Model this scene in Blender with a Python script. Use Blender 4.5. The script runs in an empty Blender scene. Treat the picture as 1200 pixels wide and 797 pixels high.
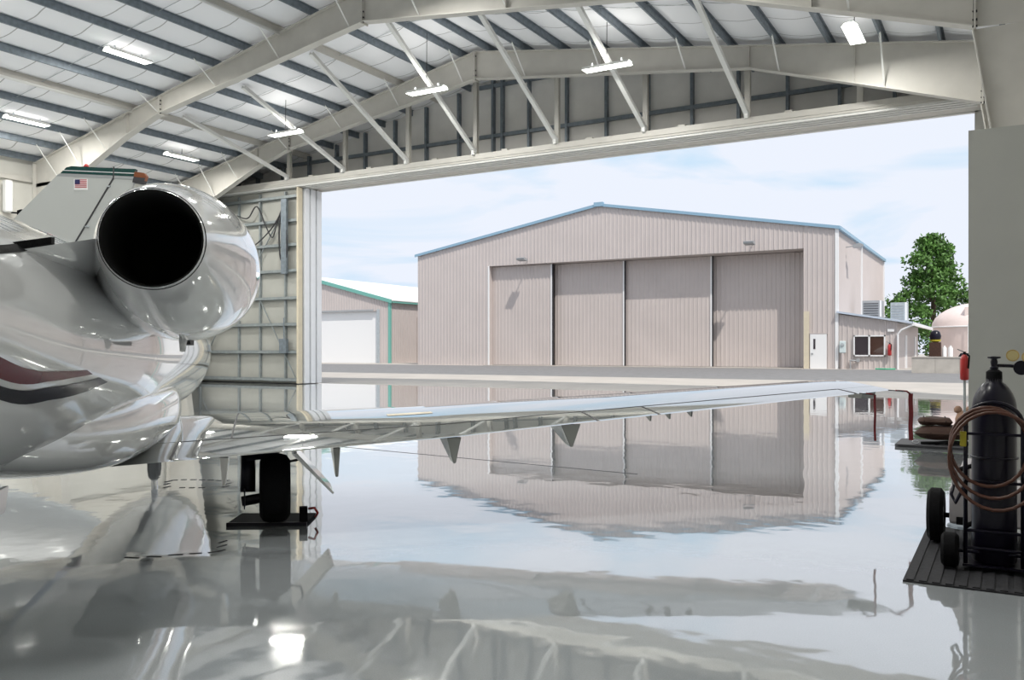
import bpy, math, random
from mathutils import Vector, Matrix
random.seed(7)
SC = bpy.context.scene
COL = SC.collection
PI = math.pi

# ------------------------------------------------------------------ camera
cam = bpy.data.cameras.new('camera')
cam_o = bpy.data.objects.new('camera', cam); COL.objects.link(cam_o)
cam_o.location = (0, 0, 1.55)
cam_o.rotation_euler = (PI/2, 0, math.radians(30))
cam.sensor_width = 36; cam.lens = 36*1007/1200
cam.shift_y = 11.5/1200
cam.clip_end = 2000; cam.clip_start = 0.05
SC.camera = cam_o
# ------------------------------------------------------------------ sky
W = bpy.data.worlds.new('sky'); SC.world = W; W.use_nodes = True
nt = W.node_tree; N = nt.nodes; L = nt.links; N.clear()
out = N.new('ShaderNodeOutputWorld'); bg = N.new('ShaderNodeBackground')
tc = N.new('ShaderNodeTexCoord'); sep = N.new('ShaderNodeSeparateXYZ')
L.new(tc.outputs['Generated'], sep.inputs[0])
den = N.new('ShaderNodeMath'); den.operation = 'ADD'; den.inputs[1].default_value = 0.12
mx = N.new('ShaderNodeMath'); mx.operation = 'MAXIMUM'; mx.inputs[1].default_value = 0.0
L.new(sep.outputs[2], mx.inputs[0]); L.new(mx.outputs[0], den.inputs[0])
dx = N.new('ShaderNodeMath'); dx.operation = 'DIVIDE'; L.new(sep.outputs[0], dx.inputs[0]); L.new(den.outputs[0], dx.inputs[1])
dy = N.new('ShaderNodeMath'); dy.operation = 'DIVIDE'; L.new(sep.outputs[1], dy.inputs[0]); L.new(den.outputs[0], dy.inputs[1])
cmb = N.new('ShaderNodeCombineXYZ'); L.new(dx.outputs[0], cmb.inputs[0]); L.new(dy.outputs[0], cmb.inputs[1])
nz = N.new('ShaderNodeTexNoise'); nz.inputs['Scale'].default_value = 0.75; nz.inputs['Detail'].default_value = 5
nz.inputs['Distortion'].default_value = 0.5; L.new(cmb.outputs[0], nz.inputs['Vector'])
cr = N.new('ShaderNodeValToRGB'); L.new(nz.outputs['Fac'], cr.inputs[0])
cr.color_ramp.elements[0].position = 0.30; cr.color_ramp.elements[0].color = (0.44, 0.72, 0.95, 1)
cr.color_ramp.elements[1].position = 0.47; cr.color_ramp.elements[1].color = (0.85, 0.90, 1.0, 1)
L.new(cr.outputs[0], bg.inputs[0]); bg.inputs[1].default_value = 1.0
L.new(bg.outputs[0], out.inputs[0])
# ------------------------------------------------------------------ sun
sun = bpy.data.lights.new('sun', 'SUN'); sun.energy = 3.6; sun.angle = 0.009; sun.color = (1, 0.95, 0.88)
sun_o = bpy.data.objects.new('sun', sun); COL.objects.link(sun_o)
sun_o.rotation_euler = Vector((0.52, -0.42, 1)).to_track_quat('Z', 'Y').to_euler()
sun_o.location = (20, -20, 40)
LAMP_DOWN, CEILING_FILL = 300.0, 28.0       # watts per strip light, down, and per upward fill added for the ceiling
SC.view_settings.view_transform = 'Standard'; SC.view_settings.look = 'None'
SC.view_settings.exposure = 0.0; SC.view_settings.gamma = 1.0; SC.view_settings.use_curve_mapping = False

# ------------------------------------------------------------------ materials
def pm(name, col, rough=0.5, metal=0.0, coat=0.0, var=0.0, vscale=4.0, bump=0.0, bscale=20.0, ior=1.5, emis=0.0, stretch=None):
    m = bpy.data.materials.new(name); m.use_nodes = True
    nt = m.node_tree; b = nt.nodes['Principled BSDF']
    b.inputs['Base Color'].default_value = (*col, 1); b.inputs['Roughness'].default_value = rough
    b.inputs['Metallic'].default_value = metal; b.inputs['IOR'].default_value = ior
    b.inputs['Coat Weight'].default_value = coat; b.inputs['Coat Roughness'].default_value = 0.02
    if emis:
        b.inputs['Emission Color'].default_value = (*col, 1); b.inputs['Emission Strength'].default_value = emis
    t = nt.nodes.new('ShaderNodeTexCoord'); src = t.outputs['Object']
    if stretch:
        mp = nt.nodes.new('ShaderNodeMapping'); mp.inputs['Scale'].default_value = stretch
        nt.links.new(src, mp.inputs[0]); src = mp.outputs[0]
    if var:
        n = nt.nodes.new('ShaderNodeTexNoise'); n.inputs['Scale'].default_value = vscale; n.inputs['Detail'].default_value = 6
        nt.links.new(src, n.inputs['Vector'])
        r = nt.nodes.new('ShaderNodeValToRGB'); nt.links.new(n.outputs['Fac'], r.inputs[0])
        r.color_ramp.elements[0].position = 0.3; r.color_ramp.elements[1].position = 0.7
        r.color_ramp.elements[0].color = (*[c*(1-var) for c in col], 1)
        r.color_ramp.elements[1].color = (*[min(1, c*(1+var)) for c in col], 1)
        nt.links.new(r.outputs[0], b.inputs['Base Color'])
    if bump:
        n2 = nt.nodes.new('ShaderNodeTexNoise'); n2.inputs['Scale'].default_value = bscale; n2.inputs['Detail'].default_value = 4
        nt.links.new(src, n2.inputs['Vector'])
        bp = nt.nodes.new('ShaderNodeBump'); bp.inputs['Strength'].default_value = bump; bp.inputs['Distance'].default_value = 0.02
        nt.links.new(n2.outputs['Fac'], bp.inputs['Height']); nt.links.new(bp.outputs[0], b.inputs['Normal'])
        if coat: nt.links.new(bp.outputs[0], b.inputs['Coat Normal'])
    return m

M = {}
M['frame'] = pm('frame_paint', (0.56, 0.54, 0.50), 0.5, var=0.05, vscale=2)
M['galv'] = pm('galvanised_steel', (0.20, 0.235, 0.27), 0.45, 0.35, var=0.18, vscale=6)
M['galv_light'] = pm('galvanised_light', (0.42, 0.46, 0.48), 0.45, 0.2, var=0.12, vscale=6)
M['galv_mid'] = pm('galvanised_mid', (0.27, 0.30, 0.31), 0.45, 0.2, var=0.12, vscale=6)
M['white_steel'] = pm('white_steel', (0.74, 0.74, 0.72), 0.45)
M['insul'] = pm('white_insulation', (0.74, 0.745, 0.77), 0.6, var=0.04, vscale=1.5, bump=0.5, bscale=1.2)
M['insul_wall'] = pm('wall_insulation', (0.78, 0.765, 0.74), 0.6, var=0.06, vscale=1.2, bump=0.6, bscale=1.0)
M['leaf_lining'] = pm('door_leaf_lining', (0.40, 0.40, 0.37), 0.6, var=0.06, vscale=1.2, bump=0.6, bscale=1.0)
M['wall_in'] = pm('inside_wall_panel', (0.62, 0.61, 0.57), 0.6, var=0.04, vscale=1)
M['partition'] = pm('partition_paint', (0.36, 0.365, 0.345), 0.6, var=0.03, vscale=2)
M['tan'] = pm('tan_siding', (0.53, 0.475, 0.455), 0.45, var=0.03, vscale=0.6)
M['tan_door'] = pm('tan_door_siding', (0.52, 0.463, 0.44), 0.45, var=0.04, vscale=0.5)
M['blue_trim'] = pm('pale_blue_trim', (0.25, 0.40, 0.52), 0.4)
M['green_trim'] = pm('green_trim', (0.16, 0.42, 0.36), 0.4)
M['white_metal'] = pm('white_sheet', (0.80, 0.80, 0.80), 0.4)
M['roof_white'] = pm('white_roof', (0.82, 0.82, 0.80), 0.4)
M['roof_blue'] = pm('grey_blue_roof', (0.55, 0.62, 0.72), 0.4, 0.2)
M['door_white'] = pm('door_leaf_white', (0.78, 0.79, 0.82), 0.4, var=0.02)
M['door_beige'] = pm('door_edge_beige', (0.62, 0.55, 0.42), 0.5, var=0.05)
M['asphalt'] = pm('asphalt', (0.195, 0.192, 0.192), 0.85, var=0.12, vscale=3, bump=0.3, bscale=60)
M['concrete'] = pm('concrete', (0.42, 0.39, 0.355), 0.8, var=0.08, vscale=0.6, bump=0.2, bscale=30)
M['block'] = pm('grey_block', (0.46, 0.43, 0.39), 0.8, var=0.1, vscale=2)
M['jet_white'] = pm('jet_white_paint', (0.78, 0.79, 0.80), 0.10, coat=1.0, ior=1.6)
M['wing_grey'] = pm('wing_grey_paint', (0.25, 0.265, 0.26), 0.03, 0.15, coat=1.0, var=0.10, vscale=2.0, stretch=(3, .5, 1))
M['fin_grey'] = pm('pale_grey_fin_paint', (0.47, 0.485, 0.475), 0.2, coat=0.6)
M['maroon'] = pm('maroon_stripe', (0.12, 0.012, 0.014), 0.25, ior=1.35)
M['jet_black'] = pm('black_stripe', (0.010, 0.008, 0.014), 0.25, ior=1.35)
M['duct_black'] = pm('matte_duct_black', (0.003, 0.003, 0.003), 0.9)  # near-black inside the engine duct and on the fan face
M['chrome'] = pm('polished_metal', (0.75, 0.76, 0.78), 0.08, 1.0)
M['seam'] = pm('dark_seam', (0.03, 0.03, 0.035), 0.6)
M['black'] = pm('black_rubber', (0.006, 0.006, 0.007), 0.7, bump=0.2, bscale=60, ior=1.18)
M['black_gloss'] = pm('black_metal', (0.007, 0.006, 0.014), 0.28, ior=1.35)
M['mat'] = pm('dark_mat', (0.030, 0.030, 0.034), 0.7, var=0.3, vscale=20, ior=1.3)
M['grey_mat'] = pm('grey_mat', (0.10, 0.10, 0.11), 0.7)
M['red'] = pm('red_paint', (0.45, 0.02, 0.02), 0.35, coat=0.4)
M['ribbon'] = pm('red_ribbon', (0.16, 0.008, 0.014), 0.6)
M['brown'] = pm('brown_canvas', (0.05, 0.022, 0.014), 0.8, var=0.2, vscale=8, bump=0.4, bscale=20)
M['tan_cloth'] = pm('tan_cloth', (0.36, 0.22, 0.15), 0.8, var=0.1)
M['navy'] = pm('navy_cloth', (0.02, 0.025, 0.10), 0.7)
M['maroon_cloth'] = pm('maroon_cloth', (0.12, 0.02, 0.04), 0.8)
M['hose'] = pm('brown_hose', (0.07, 0.022, 0.011), 0.4)
M['brass'] = pm('brass', (0.50, 0.36, 0.14), 0.3, 0.7)
M['dial'] = pm('gauge_face', (0.55, 0.46, 0.22), 0.4)
M['gpu'] = pm('pale_grey_casing', (0.42, 0.40, 0.41), 0.5, var=0.05)
M['yellow'] = pm('yellow_tag', (0.42, 0.36, 0.02), 0.5)
M['dkgreen'] = pm('dark_green_paint', (0.008, 0.05, 0.045), 0.15, coat=1.0)
M['silver'] = pm('silver_stripe', (0.42, 0.44, 0.45), 0.2, 0.3)
M['flag_red'] = pm('flag_red', (0.42, 0.05, 0.07), 0.5)
M['flag_blue'] = pm('flag_blue', (0.02, 0.02, 0.10), 0.5)
M['copper'] = pm('tail_cap_brown', (0.20, 0.06, 0.02), 0.4)
M['glass_dark'] = pm('dark_window_glass', (0.03, 0.02, 0.03), 0.05, coat=1.0)
M['glass_brown'] = pm('brown_window_glass', (0.05, 0.016, 0.010), 0.05, coat=1.0)
M['leaf'] = pm('leaf_green', (0.085, 0.19, 0.035), 0.6, var=0.45, vscale=0.9)
M['bark'] = pm('bark', (0.10, 0.07, 0.05), 0.9)
M['tank'] = pm('pinkish_white_tank', (0.80, 0.68, 0.64), 0.5, var=0.06, vscale=1)
M['unit'] = pm('grey_unit', (0.34, 0.35, 0.36), 0.5)
M['meter'] = pm('pale_meter', (0.60, 0.68, 0.68), 0.4)
M['lamp'] = pm('lamp_diffuser', (0.93, 1.0, 0.90), 0.5, emis=7.0)
M['grass'] = pm('green_hose', (0.05, 0.35, 0.20), 0.7)

# glossy epoxy floor: smooth clear film over speckled grey
def floor_mat():
    m = bpy.data.materials.new('epoxy_floor'); m.use_nodes = True
    nt = m.node_tree; b = nt.nodes['Principled BSDF']
    t = nt.nodes.new('ShaderNodeTexCoord')
    n = nt.nodes.new('ShaderNodeTexNoise'); n.inputs['Scale'].default_value = 140; n.inputs['Detail'].default_value = 3
    nt.links.new(t.outputs['Object'], n.inputs['Vector'])
    n1 = nt.nodes.new('ShaderNodeTexNoise'); n1.inputs['Scale'].default_value = 0.35; n1.inputs['Detail'].default_value = 5
    nt.links.new(t.outputs['Object'], n1.inputs['Vector'])
    mixf = nt.nodes.new('ShaderNodeMath'); mixf.operation = 'MULTIPLY_ADD'; mixf.inputs[1].default_value = 0.5
    h = nt.nodes.new('ShaderNodeMath'); h.operation = 'MULTIPLY'; h.inputs[1].default_value = 0.5
    nt.links.new(n.outputs['Fac'], h.inputs[0]); nt.links.new(n1.outputs['Fac'], mixf.inputs[0]); nt.links.new(h.outputs[0], mixf.inputs[2])
    r = nt.nodes.new('ShaderNodeValToRGB'); nt.links.new(mixf.outputs[0], r.inputs[0])
    r.color_ramp.elements[0].position = 0.35; r.color_ramp.elements[0].color = (0.35, 0.375, 0.395, 1)
    r.color_ramp.elements[1].position = 0.65; r.color_ramp.elements[1].color = (0.44, 0.47, 0.49, 1)
    nt.links.new(r.outputs[0], b.inputs['Base Color'])
    b.inputs['Roughness'].default_value = 0.05; b.inputs['IOR'].default_value = 1.9; b.inputs['Coat Weight'].default_value = 1.0; b.inputs['Coat IOR'].default_value = 1.62; b.inputs['Coat Roughness'].default_value = 0.02
    mp = nt.nodes.new('ShaderNodeMapping'); nt.links.new(t.outputs['Object'], mp.inputs[0]); mp.inputs['Scale'].default_value = (1, 1, 1)
    w = nt.nodes.new('ShaderNodeTexNoise'); w.inputs['Scale'].default_value = 1.6; w.inputs['Detail'].default_value = 2.5
    nt.links.new(mp.outputs[0], w.inputs['Vector'])
    bp = nt.nodes.new('ShaderNodeBump'); bp.inputs['Strength'].default_value = 0.30; bp.inputs['Distance'].default_value = 0.010
    nt.links.new(w.outputs['Fac'], bp.inputs['Height']); nt.links.new(bp.outputs[0], b.inputs['Normal']); nt.links.new(bp.outputs[0], b.inputs['Coat Normal'])
    return m
M['floor'] = floor_mat()

def ceiling_mat():          # white vinyl blanket with cross seams every 1.52 m
    m = pm('ceiling_blanket', (0.86, 0.865, 0.89), 0.55, bump=0.35, bscale=1.3)
    nt = m.node_tree; b = nt.nodes['Principled BSDF']
    t = nt.nodes.new('ShaderNodeTexCoord'); s = nt.nodes.new('ShaderNodeSeparateXYZ'); nt.links.new(t.outputs['Object'], s.inputs[0])
    ns = nt.nodes.new('ShaderNodeTexNoise'); ns.inputs['Scale'].default_value = 0.6; nt.links.new(t.outputs['Object'], ns.inputs['Vector'])
    a = nt.nodes.new('ShaderNodeMath'); a.operation = 'MULTIPLY_ADD'; a.inputs[1].default_value = 0.35
    nt.links.new(ns.outputs['Fac'], a.inputs[0]); nt.links.new(s.outputs[1], a.inputs[2])
    p = nt.nodes.new('ShaderNodeMath'); p.operation = 'PINGPONG'; p.inputs[1].default_value = 0.762; nt.links.new(a.outputs[0], p.inputs[0])
    l = nt.nodes.new('ShaderNodeMath'); l.operation = 'LESS_THAN'; l.inputs[1].default_value = 0.022; nt.links.new(p.outputs[0], l.inputs[0])
    mix = nt.nodes.new('ShaderNodeMix'); mix.data_type = 'RGBA'; nt.links.new(l.outputs[0], mix.inputs[0])
    mix.inputs[6].default_value = (0.86, 0.865, 0.89, 1); mix.inputs[7].default_value = (0.42, 0.42, 0.42, 1)
    nt.links.new(mix.outputs[2], b.inputs['Base Color'])
    return m
M['ceiling'] = ceiling_mat()

# ------------------------------------------------------------------ mesh helpers
def fair(P, m=6):
    P = [Vector(p) for p in P]; out = []
    for i in range(len(P)-1):
        a, b, c, d = P[max(i-1, 0)], P[i], P[i+1], P[min(i+2, len(P)-1)]
        for k in range(m):
            g = k/m; out.append(0.5*((2*b)+(c-a)*g+(2*a-5*b+4*c-d)*g*g+(3*b-a-3*c+d)*g**3))
    return out+[P[-1]]
class MB:
    def __init__(s): s.v = []; s.f = []
    def add(s, vs, fs):
        o = len(s.v); s.v += [tuple(p) for p in vs]; s.f += [tuple(i+o for i in f) for f in fs]; return s
    def box(s, c, d, rz=0.0):
        cx, cy, cz = c; x, y, z = d[0]/2, d[1]/2, d[2]/2; co, si = math.cos(rz), math.sin(rz)
        vs = []
        for k in (-z, z):
            for a, b in ((-x, -y), (x, -y), (x, y), (-x, y)):
                vs.append((cx+a*co-b*si, cy+a*si+b*co, cz+k))
        return s.add(vs, [(3,2,1,0),(4,5,6,7),(0,1,5,4),(1,2,6,5),(2,3,7,6),(3,0,4,7)])
    def span(s, a, b): return s.box([(a[i]+b[i])/2 for i in range(3)], [abs(b[i]-a[i]) for i in range(3)])
    def beam(s, p0, p1, w, h, up=(0, 0, 1)):
        p0, p1 = Vector(p0), Vector(p1); d = (p1-p0).normalized(); u = Vector(up)
        r = d.cross(u)
        if r.length < 1e-4: r = d.cross(Vector((1, 0, 0)))
        r.normalize(); u = r.cross(d); vs = []
        for p in (p0, p1):
            for a, b in ((-1,-1),(1,-1),(1,1),(-1,1)): vs.append(p+r*a*w/2+u*b*h/2)
        return s.add(vs, [(0,1,2,3),(7,6,5,4),(0,4,5,1),(1,5,6,2),(2,6,7,3),(3,7,4,0)])
    def rings(s, rs, close=True, cap0=True, cap1=True):
        o = len(s.v); n = len(rs[0])
        for r in rs: s.v += [tuple(p) for p in r]
        for i in range(len(rs)-1):
            for j in range(n if close else n-1):
                k = (j+1) % n
                s.f.append((o+i*n+j, o+i*n+k, o+(i+1)*n+k, o+(i+1)*n+j))
        if cap0: s.f.append(tuple(o+j for j in reversed(range(n))))
        if cap1: s.f.append(tuple(o+(len(rs)-1)*n+j for j in range(n)))
        return s
    def tube(s, path, r, n=8, closed=False):
        P = [Vector(p) for p in path]; m = len(P); rs = []; u = None
        for i in range(m):
            if closed: d = P[(i+1) % m]-P[i-1]
            else: d = P[min(i+1, m-1)]-P[max(i-1, 0)]
            d.normalize()
            if u is None:
                u = d.cross(Vector((0, 0, 1)))
                if u.length < 1e-3: u = d.cross(Vector((1, 0, 0)))
            u = u - d*u.dot(d); u.normalize(); w = d.cross(u)
            rad = r[i] if isinstance(r, (list, tuple)) else r
            rs.append([P[i]+(u*math.cos(a)+w*math.sin(a))*rad for a in [2*PI*k/n for k in range(n)]])
        if closed:
            o = len(s.v)
            for q in rs: s.v += [tuple(p) for p in q]
            for i in range(m):
                i2 = (i+1) % m
                for j in range(n):
                    k = (j+1) % n; s.f.append((o+i*n+j, o+i*n+k, o+i2*n+k, o+i2*n+j))
            return s
        return s.rings(rs)
    def lathe(s, prof, c=(0, 0, 0), ax='z', n=24, cap0=True, cap1=True):     # prof: (along axis, radius)
        rs = []
        for t, r in prof:
            q = []
            for k in range(n):
                a = 2*PI*k/n; u, w = r*math.cos(a), r*math.sin(a)
                q.append({'z': (c[0]+u, c[1]+w, c[2]+t), 'x': (c[0]+t, c[1]+u, c[2]+w), 'y': (c[0]+w, c[1]+t, c[2]+u)}[ax])
            rs.append(q)
        return s.rings(rs, True, cap0, cap1)
    def prism(s, poly, f0, f1):      # poly of 2D points mapped by f0 and f1 to the two faces
        n = len(poly); vs = [f0(*p) for p in poly]+[f1(*p) for p in poly]
        fs = [tuple(reversed(range(n))), tuple(range(n, 2*n))]+[(i, (i+1) % n, n+(i+1) % n, n+i) for i in range(n)]
        return s.add(vs, fs)
    def mesh(s, name, mat, smooth=False, angle=None):
        me = bpy.data.meshes.new(name); me.from_pydata(s.v, [], s.f); me.update()
        import bmesh
        b = bmesh.new(); b.from_mesh(me); bmesh.ops.recalc_face_normals(b, faces=b.faces); b.to_mesh(me); b.free()
        me.materials.append(mat)
        if smooth:
            me.polygons.foreach_set('use_smooth', [True]*len(me.polygons))
            if angle:
                try: me.set_sharp_from_angle(angle=math.radians(angle))
                except Exception: pass
        return me
    def build(s, name, mat, parent=None, smooth=False, angle=None):
        return put(name, s.mesh(name, mat, smooth, angle), parent)

def put(name, me, parent=None, loc=None, rot=None):
    o = bpy.data.objects.new(name, me); COL.objects.link(o)
    if parent: o.parent = parent
    if loc: o.location = loc
    if rot: o.rotation_euler = rot
    return o
def tag(o, label, cat, group=None):
    o['label'] = label; o['category'] = cat
    if group: o['group'] = group
    return o
def thing(name, label, cat, loc=(0, 0, 0), rz=0.0, group=None):
    o = bpy.data.objects.new(name, None); COL.objects.link(o); o.empty_display_size = 0.2
    o.location = loc; o.rotation_euler = (0, 0, rz); return tag(o, label, cat, group)
def struct(o, label=None, cat=None):
    o['kind'] = 'structure'
    if label: o['label'] = label
    if cat: o['category'] = cat
    return o
def bevel(o, w=0.01, seg=2):
    m = o.modifiers.new('bevel', 'BEVEL'); m.width = w; m.segments = seg; m.limit_method = 'ANGLE'; return o
def interp(T, x):
    if x <= T[0][0]: return T[0][1:]
    for a, b in zip(T, T[1:]):
        if x <= b[0]:
            t = (x-a[0])/(b[0]-a[0]); return tuple(p+t*(q-p) for p, q in zip(a[1:], b[1:]))
    return T[-1][1:]

# ================================================================== OUR HANGAR
XL, XR, YB, YD, YW = -35.3, 1.5, -10.0, 30.0, 30.6
XO0, XO1 = -27.6, -1.0              # the door opening
RIDGE = -17.5
TOP = [(-35.3, 9.24), (-30.3, 10.30), (-17.5, 12.87), (-0.6, 10.25), (1.5, 9.92)]
BOT = [(-32.3, 8.40), (-29.0, 9.72), (-27.1, 10.30), (-17.5, 11.83), (-7.15, 10.55), (-0.66, 8.52)]
def roof_z(x): return interp(TOP, x)[0]
def bot_z(x): return interp(BOT, x)[0]

fl = struct(MB().span((XL, YB, -0.12), (XR, YD, 0)).build('floor', M['floor']), 'glossy grey epoxy floor of the open hangar', 'floor')
# purlins
PX = [RIDGE-0.6-1.524*k for k in range(12)] + [RIDGE+0.6+1.524*k for k in range(12)]
PX = sorted(x for x in PX if XL+0.2 < x < XR-0.1)
PD = 0.24
# ceiling blanket: sags between purlins
cm = MB(); prof = []
edges = [XL] + PX + [XR]
for a, b in zip(edges, edges[1:]):
    for k in range(6):
        t = k/6; x = a+(b-a)*t; prof.append((x, roof_z(x)+PD+0.02-0.10*math.sin(PI*t)))
prof.append((XR, roof_z(XR)+PD))
ys = [YB + (YW-YB)*k/14 for k in range(15)]
for i, y in enumerate(ys): cm.v += [(x, y, z) for x, z in prof]
n = len(prof)
for i in range(len(ys)-1):
    for j in range(n-1): cm.f.append((i*n+j, i*n+j+1, (i+1)*n+j+1, (i+1)*n+j))
o0 = len(cm.v)
cm.v += [(x, y, roof_z(x)+PD+0.25) for y in (YB, YW) for x in (XL, RIDGE, XR)]
cm.f += [(o0, o0+1, o0+4, o0+3), (o0+1, o0+2, o0+5, o0+4)]
ceil_o = struct(cm.build('ceiling', M['ceiling'], smooth=True, angle=40), 'white quilted roof blanket above the steel purlins', 'ceiling')
def purlin_mesh(mat):
    b = MB(); y0, y1 = YB+0.05, YW-0.05
    b.span((-0.006, y0, 0), (0.006, y1, PD)); b.span((-0.07, y0, 0), (0.006, y1, 0.012)); b.span((-0.006, y0, PD-0.012), (0.07, y1, PD))
    b.span((-0.07, y0, 0.012), (-0.06, y1, 0.04))
    return b.mesh('purlin', mat)
pme, pme2 = purlin_mesh(M['galv']), purlin_mesh(M['frame'])
special = (PX[min(range(len(PX)), key=lambda i: abs(PX[i]+21.15))], PX[min(range(len(PX)), key=lambda i: abs(PX[i]+28.8))])
for x in PX:
    put('purlin', pme2 if x in special else pme, ceil_o, (x, 0, roof_z(x)))
for x in special:       # tan eave struts with a white pipe below
    MB().tube([(x+0.12, YB+0.1, roof_z(x)-0.06), (x+0.12, 20.9, roof_z(x)-0.06)], 0.05, 8).build('strut_pipe', M['white_steel'], ceil_o, True)
for y in (24.0, 17.5):
    for a, b in zip(PX, PX[1:]):      # sag straps between purlins
        if abs(a-b) < 1.6: MB().beam((a, y, roof_z(a)+0.16), (b, y, roof_z(b)+0.08), 0.03, 0.004).build('purlin_strap', M['galv_light'], ceil_o)
# walls
def wall(name, mb, mat, label): return struct(mb.build(name, mat), label, 'wall')
w_l = wall('wall_left', MB().prism([(YB, 0), (YW, 0), (YW, 9.62), (YB, 9.62)], lambda y, z: (XL, y, z), lambda y, z: (XL-0.1, y, z)), M['wall_in'], 'off-white panelled side wall far left behind the jets')
for z in (1.6, 3.4, 5.2, 7.0, 8.6):
    MB().span((XL, YB, z-0.1), (XL+0.18, YW, z+0.1)).build('girt', M['frame'], w_l)
wall('wall_right', MB().span((XR, YB, 0), (XR+0.1, YW, 10.3)), M['wall_in'], 'off-white side wall on the right outside the picture')
wall('wall_back', MB().prism([(XL, 0), (XR, 0), (XR, 10.3), (RIDGE, 13.3), (XL, 9.6)], lambda x, z: (x, YB, z), lambda x, z: (x, YB-0.1, z)), M['wall_in'], 'off-white rear wall behind the viewer')
gz = [(XL, 9.0), (XR, 9.0), (XR, roof_z(XR)+PD+0.2), (RIDGE, roof_z(RIDGE)+PD+0.2), (XL, roof_z(XL)+PD+0.2)]
w_f = wall('wall_front', MB().prism(gz, lambda x, z: (x, YW, z), lambda x, z: (x, YW+0.12, z)), M['insul_wall'], 'insulated gable wall above the hangar door opening')
k = 0; x = -33.8
while x < 0.5:
    zt = roof_z(x)+0.1
    MB().span((x-0.05, YW-0.2, 9.0), (x+0.05, YW, zt)).build('stud', M['galv'], w_f); x += 1.70
x = -18.02
MB().span((x-0.08, YW-0.22, 9.0), (x+0.02, YW, roof_z(x)+0.1)).build('stud', M['galv'], w_f)
for z, a, b in ((10.42, -31.0, -1.5), (12.5, -19.2, -15.4)):
    MB().span((a, YW-0.17, z-0.07), (b, YW-0.02, z+0.07)).build('girt', M['galv'], w_f)
wall('wall_front_left', MB().span((XL, YW, 0), (XO0-0.75, YW+0.12, 9.0)), M['tan'], 'outside skin behind the stacked door leaves left of the opening')
wall('wall_front_right', MB().span((XO1+0.1, YW-0.3, 0), (XR, YW, 9.0)), M['wall_in'], 'narrow end wall right of the opening behind the column')
part = wall('wall_partition', MB().span((-0.46, 13.0, 0), (XR, 13.14, 4.48)), M['partition'], 'plain grey partition wall at the right behind the gas bottle')

# portal frames
def portal(name, Y, label):
    t = thing(name, label, 'steel frame')
    half = lambda pts, lo, hi: [p for p in pts if lo-1e-6 <= p[0] <= hi+1e-6]
    for lo, hi, cx in ((-33.0, RIDGE, 'left'), (RIDGE, 0.2, 'right')):
        b = half(BOT, lo, hi)
        if cx == 'left': tp = [(-35.0, roof_z(-35.0)), (RIDGE, roof_z(RIDGE))]; b = [(-32.3, 8.40)]+b[1:]
        else: tp = [(RIDGE, roof_z(RIDGE)), (1.2, roof_z(1.2))]
        tp = [tp[0]]+[p for p in TOP if tp[0][0] < p[0] < tp[1][0]]+[tp[1]]
        poly = b+list(reversed(tp))
        if cx == 'right': poly = b+[(1.2, 8.4)]+list(reversed(tp))
        else: poly = [(-35.0, 8.3)]+b+list(reversed(tp))
        MB().prism(poly, lambda x, z: (x, Y-0.008, z), lambda x, z: (x, Y+0.008, z)).build('rafter_web', M['frame'], t)
        m = MB()
        for p, q in zip(b, b[1:]): m.beam((p[0], Y, p[1]), (q[0], Y, q[1]), 0.30, 0.03)
        m.build('bottom_flange', M['frame'], t)
        m = MB()
        for p, q in zip(tp, tp[1:]): m.beam((p[0], Y, p[1]-0.015), (q[0], Y, q[1]-0.015), 0.26, 0.03)
        m.build('top_flange', M['frame'], t)
    # columns, tapered
    for top, foot, outer in ((-32.3, -33.7, -35.0), (-0.66, 0.66, 1.2)):
        zt = 8.46
        MB().prism([(top, zt), (foot, 0), (outer, 0), (outer, zt)], lambda x, z: (x, Y-0.008, z), lambda x, z: (x, Y+0.008, z)).build('column_web', M['frame'], t)
        MB().beam((top, Y, zt), (foot, Y, 0), 0.30, 0.03).build('column_inner_flange', M['frame'], t)
        MB().span((outer-0.015, Y-0.15, 0), (outer+0.015, Y+0.15, zt+0.8)).build('column_outer_flange', M['frame'], t)
        MB().span((min(foot, outer)-0.1, Y-0.2, 0), (max(foot, outer)+0.1, Y+0.2, 0.03)).build('base_plate', M['frame'], t)
    # stiffeners and splice plates with bolts
    for x in (-29.0, -27.1, -12.3, -7.15, -4.0, -0.66):
        MB().span((x-0.008, Y-0.12, bot_z(x)), (x+0.008, Y+0.12, roof_z(x)-0.03)).build('stiffener', M['frame'], t)
    for x in (RIDGE, -27.1, -0.62):
        sp = MB().span((x-0.02, Y-0.15, bot_z(x)-0.08), (x+0.02, Y+0.15, roof_z(x)-0.03)).build('splice_plate', M['frame'], t)
        for zz in (bot_z(x)-0.02, bot_z(x)+0.12, bot_z(x)+0.3, roof_z(x)-0.2):
            MB().lathe([(-0.05, 0.028), (0.05, 0.028)], (x, Y-0.1, zz), 'x', 6).build('bolt', M['seam'], sp)
    sel = [x for x in PX if -33.5 < x < -1.0]
    for i, x in enumerate(sel):
        if i % 2 == 0 or x < -29: 
            for sd in (-1, 1):
                MB().beam((x, Y+sd*1.0, roof_z(x)+0.03), (x, Y+sd*0.02, bot_z(x)+0.05), 0.05, 0.012).build('flange_brace', M['white_steel'], t)
    return t
portal('portal_frame', 21.05, 'tapered beige steel roof frame nearer the camera')
portal('portal_frame', 27.6, 'tapered beige steel roof frame just inside the door header')

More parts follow.
